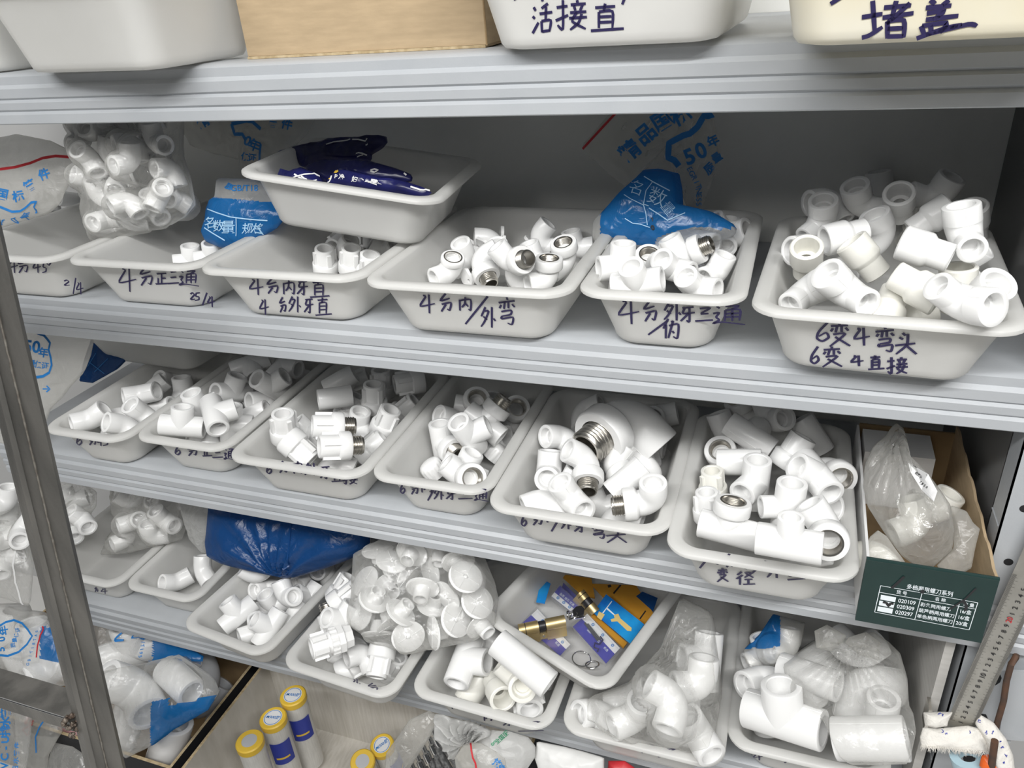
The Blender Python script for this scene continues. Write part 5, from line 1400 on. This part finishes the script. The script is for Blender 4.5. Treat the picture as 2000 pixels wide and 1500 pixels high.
for k in range(1, 27):
    c = q1 + step * (k - 1); rtext(mr if k == 20 else mb, str(k if k % 10 == 0 else k % 10), c, .0075 if k % 10 else .0085)
    c0 = c - sr * ((c - pb_).dot(sr))
    for j in range(10):
        cc = c0 + step * (j / 10); l = .0075 if j == 0 else (.006 if j == 5 else .0042)
        for sg in (1, -1): ribbon(mb, [cc + sr * sg * wr * .99 + nr_ * .0003, cc + sr * sg * (wr * .99 - l) + nr_ * .0003], nr_, .00028, taper=False)
mb.build('scale_marks', 'print_black', ruler); mr.build('scale_number', 'print_red', ruler)
bd = MB().box(.2325, .2435, .012, .36, ZD + .0026, ZC - .075); tag(bd.build('wood_board', ['grain_white']), 'pale wood grain board standing upright at right end of the fourth shelf', 'board')
bd = MB().box(.2455, .251, .010, .016, ZD + .03, ZC - .08)
o = MB().box(.2275, .2315, -.01, .0115, .70, .735).box(.2275, .246, -.01, .0115, .697, .7); tag(o.build('metal_bracket', 'nickel'), 'small bent metal bracket at the front edge of the pale board', 'bracket')
rod = MB().tube([at(1985, 1277, y=.002), at(1984, 1284, y=-.010), at(1975, 1297, y=-.018), at(1966, 1330, y=-.018), at(1960, 1370, y=-.018), at(1944, 1425, y=-.018)], .0036, 10)
tag(rod.build('rusty_rod', 'rust'), 'rusty bent rod hooked into a hole of the right upright', 'rod')
rod = MB().tube([at(1943, 1447, y=-.05), at(1936, 1500, y=-.05), at(1930, 1560, y=-.05)], .0042, 10)
tag(rod.build('rusty_rod', 'rust'), 'rusty rod end poking up through an orange wrap at lower right', 'rod')
tp = MB(); c = at(1892, 1482, y=-.028); T = frame(c, aim(1892, 1482, 0, 0), aim(1892, 1482, 60, 45))
tp.lathe([(.011, -.007), (.021, -.007), (.021, .007), (.011, .007), (.011, -.007)], 32, T); tag(tp.build('tape_roll', 'tape_blue'), 'pale blue tape roll under the cloth at lower right', 'tape')
B = Bag(zc(1700, 1125, .25, [(850, 1480), (870, 1400), (920, 1390), (990, 1440), (1010, 1520), (900, 1560)]), at(1930, 1490, y=-.045), .008, .008, 30, 0, 51, .002, 40)
bag('orange plastic wrap around the rod end at lower right', 'wrap', 'orange_wrap', B, ['orange_plastic'])
Z = lambda pts: zc(1700, 1125, .25, pts)
root = empty('cotton_cloth', at(1860, 1440, y=-.035)); tag(root, 'frayed white printed cloth draped on the ruler foot at lower right', 'cloth')
Ti = Matrix.Translation(-root.location)
folds = [Bag(Z([(385, 1260), (410, 1180), (520, 1190), (640, 1180), (760, 1168), (850, 1190), (910, 1290), (925, 1370), (800, 1392), (600, 1352), (395, 1342)]), at(1860, 1440, y=-.035), .014, .010, 40, 0, 52, .003, 40),
         Bag(Z([(412, 1064), (520, 1060), (645, 1062), (610, 1130), (600, 1172), (500, 1188), (425, 1168)]), at(1830, 1405, y=-.03), .012, .008, 40, 0, 53, .003, 40),
         Bag(Z([(815, 1150), (850, 1078), (960, 1140), (1060, 1270), (1115, 1400), (1135, 1560), (1010, 1560), (930, 1400), (890, 1270)]), at(1940, 1440, y=-.03), .010, .008, 34, 0, 54, .003, 40)]
for B in folds:
    o = B.mesh(['cloth']).build('cloth_fold', 'cloth', root, angle=80); o.matrix_parent_inverse = Ti
random.seed(3); mb = MB()
def squig(B, x, y):
    for k in range(2):
        B.line(mb, Z([(x + random.uniform(-14, 14), y + random.uniform(-14, 14)) for _ in range(3)]), .0007, .0009)
for x, y in ((540, 1075), (560, 1085), (560, 1210), (590, 1235), (770, 1215)): squig(folds[0] if y > 1190 else folds[1], x, y)
for x, y in ((850, 1130), (900, 1220), (960, 1220), (1010, 1290), (1030, 1340), (1060, 1400), (1040, 1460)): squig(folds[2], x, y)
o = mb.build('print', 'label_navy', root); o.matrix_parent_inverse = Ti
fz = MB()
for i in range(150):
    f = i / 149; x, y = 395 + 520 * f, 1338 + 46 * f + random.uniform(-6, 3)
    a = folds[0].surf(*Z([(x, y - 14)])[0]); d = aim(1860, 1450, -90 + random.uniform(-45, 45), random.uniform(-10, 30)) * random.uniform(.003, .008)
    fz.tube([a, a + d * .5, a + d + Vector((0, 0, -.001))], [.0004, .0003, .0001], 3, caps=False)
o = fz.build('frayed_edge', 'cloth', root); o.matrix_parent_inverse = Ti; o['kind'] = 'stuff'
pl = slab(MB(), [(1972, 1310), (2040, 1312), (2035, 1450), (1950, 1444)], Vector((.3, -.004, .7)), Vector((0, -1, 0)), .002)
pl = pl.build('metal_plate', 'shelf_paint'); tag(pl, 'plain grey metal plate hung on the right upright behind the rusty rod', 'plate')

# ---------------------------------------------------------------- bottom level: open boxes and what they hold
def open_box(key, x0, x1, y0, y1, z0, z1, th, inner, outer, label):
    root = empty(key, ((x0 + x1) / 2, (y0 + y1) / 2, z0)); tag(root, label, 'box'); Ti = Matrix.Translation(-root.location)
    for nm, bx in (('side_wall', (x0, x0 + th, y0, y1)), ('side_wall', (x1 - th, x1, y0, y1)), ('front_wall', (x0 + th, x1 - th, y0, y0 + th)), ('back_wall', (x0 + th, x1 - th, y1 - th, y1))):
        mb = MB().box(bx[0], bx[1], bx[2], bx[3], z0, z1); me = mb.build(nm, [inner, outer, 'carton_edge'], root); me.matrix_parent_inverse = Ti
        for p in me.data.polygons:
            n = p.normal; cx = (bx[0] + bx[1]) / 2; cy = (bx[2] + bx[3]) / 2
            out = n.x * (cx - (x0 + x1) / 2) > .001 and abs(n.x) > .5 or n.y * (cy - (y0 + y1) / 2) > .001 and abs(n.y) > .5
            p.material_index = 2 if n.z > .5 else (1 if out else 0)
    o = MB().box(x0 + th, x1 - th, y0 + th, y1 - th, z0, z0 + th).build('bottom', inner, root); o.matrix_parent_inverse = Ti
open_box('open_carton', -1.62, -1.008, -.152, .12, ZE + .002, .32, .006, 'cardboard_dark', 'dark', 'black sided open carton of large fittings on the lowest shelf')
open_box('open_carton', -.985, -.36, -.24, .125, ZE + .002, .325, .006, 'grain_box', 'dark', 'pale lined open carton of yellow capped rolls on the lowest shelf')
def roll(px, py, z, label, T=None, navy=True, L=.20, r=.026):
    p = at(px, py, z=z); root = empty('film_roll'); root.matrix_world = T or Matrix.Translation(p); tag(root, label, 'film roll', 'yellow capped film rolls')
    MB().lathe([(.0001, -.002), (r * .93, -.002), (r * .95, -.02), (r * .93, -L * .5), (r * .94, -L), (.0001, -L)], 32).build('roll_body', 'roll_film', root)
    MB().lathe([(r * (.70 if navy else .56), .0012), (r * .92, .0012), (r, -.001), (r * 1.0, -.013), (r * .94, -.014)], 32).build('yellow_band', 'yellow_cap', root)
    d = MB().lathe([(.0001, .0008), (r * (.71 if navy else .57), .0008)], 32).build('end_label', 'paper_white' if navy else 'ppr_grey', root)
    if navy:
        mb = MB(); mb.lathe([(r * .60, .0014), (r * .64, .0014)], 28)
        v, f = font_mesh('M300型', .01); mb.add([(y * -0 + x * .0085 * .94 + y * .002, y * .009 + x * .0015, .0016) for x, y in v], f); mb.build('label_print', 'print_blue', d)
        b = MB(); n = 14; b.rings([[(r * 1.0 * math.cos(a), r * 1.0 * math.sin(a), z_) for a in [math.radians(-95 + 95 * i / n) for i in range(n + 1)]] for z_ in (-.045, -.105)], 0, closed=False); wl = b.build('brand_wrap', 'label_navy', root)
        b = MB(); b.rings([[(r * 1.012 * math.cos(a), r * 1.012 * math.sin(a), z_) for a in [math.radians(-80 + 60 * i / n) for i in range(n + 1)]] for z_ in (-.085, -.09)], 0, closed=False); b.build('wrap_stripe', 'yellow_cap', wl)
roll(572, 1358, .362, 'tallest film roll with yellow cap, farthest back in the pale carton')
roll(533, 1402, .362, 'film roll with yellow cap between two others in the pale carton')
roll(487, 1447, .362, 'film roll with plain grey cap end, nearest the ladder in the pale carton', navy=False)
for px, py, lb, a in ((708, 1487, 'yellow ringed film roll lying with its hollow end up, by the hoses', 70), (746, 1455, 'yellow ringed film roll lying against the clear bag', 60), (650, 1515, 'film roll lying at the frame edge below the standing rolls', 10)):
    p = at(px, py, z=.27); ax = aim(px, py, 120, a); roll(px, py, .3, lb, frame(p, ax.orthogonal(), ax), navy=(px != 708), L=.12, r=.024)
random.seed(11)
for i, (x, y) in enumerate([(806, 1497), (817, 1480), (829, 1464), (841, 1447), (848, 1432), (853, 1417)]):
    p = at(x, y, y=-.06); d1 = aim(x, y, 25, 20); d2 = aim(x, y, -62, -15)
    root = empty('braided_hose', p); tag(root, f'dark braided hose with crimped steel end, {ORD[i]} from the bottom of the bundle', 'hose', 'braided hoses by the white bag'); Ti = Matrix.Translation(-root.location)
    pts = [p + d2 * (.02 + .02 * k) + d1 * (.004 * math.sin(k * .9 + i)) for k in range(9)]
    o = MB().tube(pts, .0062, 10).build('hose', 'hose_braid', root); o.matrix_parent_inverse = Ti
    o = MB().tube([p - d2 * .006, p, p + d2 * .004, p + d2 * .006, p + d2 * .018, p + d2 * .022], [.004, .0042, .0042, .0068, .007, .0066], 12).build('ferrule', 'chrome', root); o.matrix_parent_inverse = Ti
Z = lambda pts: zc(800, 1300, .2, pts)
B = Bag([(752, 1500), (755, 1470), (800, 1405), (838, 1388), (856, 1400), (840, 1440), (800, 1500), (790, 1540), (745, 1540)], at(800, 1450, y=-.085), .02, .02, 30, 0, 61, .005, 30)
bag('clear bag lying over the braided hoses on the lowest shelf', 'bag', 'clear_bag', B, ['clear_film'])
B = Bag(Z([(245, 470), (330, 478), (420, 520), (620, 560), (790, 630), (800, 680), (700, 730), (620, 745), (500, 790), (430, 930), (400, 900), (330, 800), (262, 730), (240, 650)]), at(900, 1425, y=-.075), .022, .02, 36, 0, 62, .010, 34, gather=Z([(600, 760)])[0])
w1 = bag('white crumpled plastic bag below the large tees tray on the lowest shelf', 'bag', 'white_bag', B, ['white_film'])
B = Bag(Z([(640, 760), (800, 630), (960, 640), (1160, 700), (1232, 790), (1228, 890), (1150, 1010), (1150, 1150), (700, 1150)]), at(985, 1450, y=-.07), .024, .02, 36, 0, 63, .008, 30)
bag('white bag with green lettering beside the crumpled bag on the lowest shelf', 'bag', 'white_bag', B, ['white_film'], None, [('print', 'print_green', lambda mb: [B.text(mb, '全国服', *Z([(905, 700)])[0], 11, 42, .02), B.text(mb, '∞', *Z([(825, 755)])[0], 14, 42, .02)])])
B = Bag(Z([(440, 900), (520, 780), (600, 745), (700, 760), (780, 800), (930, 900), (960, 1150), (470, 1150)]), at(930, 1475, y=-.10), .012, .012, 36, 0, 64, .004, 30)
bag('clear zip bag with red seal and blue letters at bottom edge', 'bag', 'zip_bag', B, ['milky_film'], None, [('zip_seal', 'print_red', lambda mb: B.line(mb, Z([(598, 750), (606, 830), (620, 900), (645, 950), (655, 1020)]), .003)), ('print', 'print_blue', lambda mb: (B.text(mb, '放', *Z([(855, 955)])[0], 17, -30, .03), B.text(mb, '件', *Z([(900, 1000)])[0], 14, -30, .03)))])
B = Bag(Z([(1240, 740), (1500, 790), (1700, 840), (1900, 900), (1900, 1150), (1300, 1150), (1220, 900)]), at(1110, 1475, y=-.06), .02, .02, 36, 0, 65, .004, 30)
bag('dull white packet under the shelf edge at bottom centre', 'packet', 'white_packet', B, ['white_pack'])
B = Bag(Z([(1940, 930), (2100, 930), (2200, 1000), (2200, 1150), (1930, 1150)]), at(1200, 1500, y=-.04), .012, .02, 36, 0, 66, .003, 30)
bag('red packet peeping out below the shelf edge at bottom centre', 'packet', 'red_packet', B, ['print_red'])

# large fittings and bags in the black carton
BF = []
def bigfit(kind, R, px, py, z, a1, a2, label, col='ppr_white'):
    BF.append(([frame(at(px, py, z=z), aim(px, py, *a1), aim(px, py, *a2)), kind, R], label, col))
bigfit('coupling', .036, 352, 1440, .275, (82, 46), (0, 0), 'large white sleeve with wide mouth facing up in the black carton')
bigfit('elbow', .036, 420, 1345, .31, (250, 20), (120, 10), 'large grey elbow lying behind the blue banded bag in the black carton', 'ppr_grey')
bigfit('coupling', .030, 350, 1330, .40, (320, 42), (60, 20), 'big white socket with blank end inside the blue banded bag')
bigfit('elbow', .038, 270, 1345, .37, (300, 45), (150, 10), 'big white elbow with its mouth showing inside the blue banded bag')
bigfit('coupling', .034, 240, 1430, .33, (80, 10), (0, 40), 'big white sleeve at the bottom of the blue banded bag')
bigfit('tee', .034, 265, 1270, .385, (20, 15), (110, 30), 'large white tee inside the bag under the fourth shelf edge')
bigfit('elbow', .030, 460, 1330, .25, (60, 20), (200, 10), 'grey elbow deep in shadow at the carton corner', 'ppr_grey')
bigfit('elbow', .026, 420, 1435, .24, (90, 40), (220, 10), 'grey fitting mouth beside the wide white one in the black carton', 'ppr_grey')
bigfit('coupling', .030, 25, 1230, .40, (95, 30), (0, 20), 'large white sleeve in the printed bag behind the ladder')
bigfit('coupling', .030, 70, 1255, .39, (110, 25), (0, 20), 'large white sleeve nearest the ladder rail in the printed bag')
bigfit('elbow', .030, 45, 1305, .34, (20, 15), (120, 20), 'large white elbow low in the printed bag above the rung')
bigfit('elbow', .030, 110, 1310, .34, (200, 15), (70, 20), 'large white elbow touching the ladder rail above the rung')
bigfit('tee', .030, -30, 1290, .35, (20, 15), (120, 20), 'large white tee at the frame edge above the rung')
bigfit('elbow', .030, 20, 1440, .25, (60, 20), (170, 20), 'large white elbow in the lettered bag below the rung')
bigfit('elbow', .030, 90, 1460, .24, (30, 15), (120, 20), 'large white elbow in the warning bag below the rung')
settle([b[0] for b in BF], (None, Matrix.Translation((-1.314, -.150, ZE + .006)), .605, .266, .19, 0), 0)
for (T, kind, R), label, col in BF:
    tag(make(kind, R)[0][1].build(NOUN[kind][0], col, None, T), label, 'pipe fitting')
B = Bag([(182, 1205), (260, 1228), (340, 1250), (398, 1282), (392, 1310), (330, 1300), (290, 1290), (270, 1330), (215, 1360), (195, 1290)], at(290, 1265, y=.02), .03, .03, 36, -6, 71, .005, 26, centre=(265, 1270))
wrapset(B, 'large white tee inside')
def pr(mb):
    B.line(mb, [(225, 1252), (245, 1250), (262, 1242), (272, 1230)], .004)
    for i, ch in enumerate('QB/T195'): B.text(mb, ch, 284 - i * 1.6, 1240 + i * 7, 9, -80, .03)
bag('clear bag with blue print under the left of the fourth shelf', 'bag', 'printed_bag', B, ['clear_film', 'blue_film'], lambda x, y: 1 if x > 298 and y < 1294 else 0, [('print', 'print_blue', pr)])
B = Bag([(205, 1340), (230, 1310), (300, 1290), (350, 1278), (400, 1310), (418, 1325), (428, 1350), (405, 1388), (340, 1425), (300, 1455), (245, 1482), (218, 1440), (205, 1390)], at(310, 1375, y=-.085), .04, .04, 42, -6, 72, .005, 24, centre=(310, 1375))
wrapset(B, 'inside the blue banded', 'bottom of the blue banded')
bag('bulging clear bag with a blue band over large fittings in the black carton', 'bag', 'blue_banded_bag', B, ['clear_film', 'blue_film'], lambda x, y: 1 if x > 294 and y > 1385 - (x - 300) * .22 - (15 if x < 330 else 0) and y > 1362 else 0)
# behind the ladder: more bagged fittings on the lowest shelf
B = Bag([(-60, 1180), (20, 1186), (60, 1198), (98, 1214), (118, 1270), (132, 1342), (60, 1335), (-60, 1310)], at(30, 1260, x=-1.43), .03, .03, 36, -6, 73, .004, 26)
wrapset(B, 'in the printed bag')
def pr(mb):
    B.line(mb, [(-6, 1226), (12, 1215), (28, 1211), (44, 1217), (54, 1228), (64, 1242), (54, 1258), (38, 1273), (16, 1281), (-4, 1279)], .0045)
    for ch, x, y in (('5', 4, 1268), ('0', 5, 1248), ('年', 9, 1231)): B.text(mb, ch, x, y, 19, 100, .03)
    for i, ch in enumerate('质量保证'): B.text(mb, ch, 27 + i * 3, 1260 - i * 10, 10, 100, .02)
    for i, ch in enumerate('GB/T18742'): B.text(mb, ch, 56 + i * 2.2, 1297 - i * 8, 8, 100, .02)
bag('printed clear bag of white fittings behind the ladder, above its rung', 'bag', 'printed_bag', B, ['clear_film', 'blue_film'], lambda x, y: 1 if x > 78 and y < 1290 and y > 1225 else 0, [('print', 'print_blue', pr), ('zip_seal', 'print_red', lambda mb: B.line(mb, [(92, 1222), (80, 1240), (74, 1262), (72, 1284)], .004))])
B = Bag([(-60, 1365), (30, 1378), (60, 1395), (55, 1450), (45, 1530), (-60, 1530)], at(10, 1450, x=-1.36), .02, .03, 36, -6, 74, .005, 30)
def pr(mb):
    for i, ch in enumerate('PVC-U排水管'): B.text(mb, ch, 10 + i * .5, 1512 - i * 17, 21, 92, .03)
    for i, ch in enumerate('给水管件'): B.text(mb, ch, 33 + i, 1500 - i * 15, 13, 92, .02)
bag('clear bag with blue lettering up its side, below the rung at bottom edge', 'bag', 'printed_bag', B, ['clear_film'], None, [('print', 'print_blue', pr)])
B = Bag([(30, 1385), (70, 1395), (115, 1405), (118, 1430), (90, 1480), (85, 1530), (40, 1530)], at(75, 1450, x=-1.33), .02, .03, 36, -6, 75, .005, 30)
def pr(mb): B.line(mb, [(88, 1405), (78, 1420), (70, 1440), (72, 1470)], .004)
def pq(mb): B.line(mb, [(45, 1425), (53, 1420), (60, 1420), (55, 1437), (45, 1425)], .0012); B.text(mb, '小心', 54, 1405, 10, 70, .02); B.text(mb, '轻放', 62, 1412, 8, 70, .02)
bag('clear bag with red warning triangle below the ladder rung', 'bag', 'printed_bag', B, ['milky_film'], None, [('print', 'print_blue', pr), ('warning_print', 'print_red', pq)])
B = Bag([(112, 1410), (150, 1425), (158, 1450), (155, 1470), (135, 1465), (122, 1440)], at(138, 1440, x=-1.30), .012, .012, 36, -6, 76, .002, 30)
bag('pale pink plastic piece beside the ladder rail below the rung', 'wrap', 'pink_wrap', B, ['pink_plastic'])
B = Bag([(105, 1450), (140, 1458), (165, 1475), (180, 1540), (80, 1540)], at(130, 1500, x=-1.26), .02, .02, 36, -6, 77, .004, 30)
bag('clear bag corner at the ladder rail, bottom edge', 'bag', 'clear_bag', B, ['clear_film'])
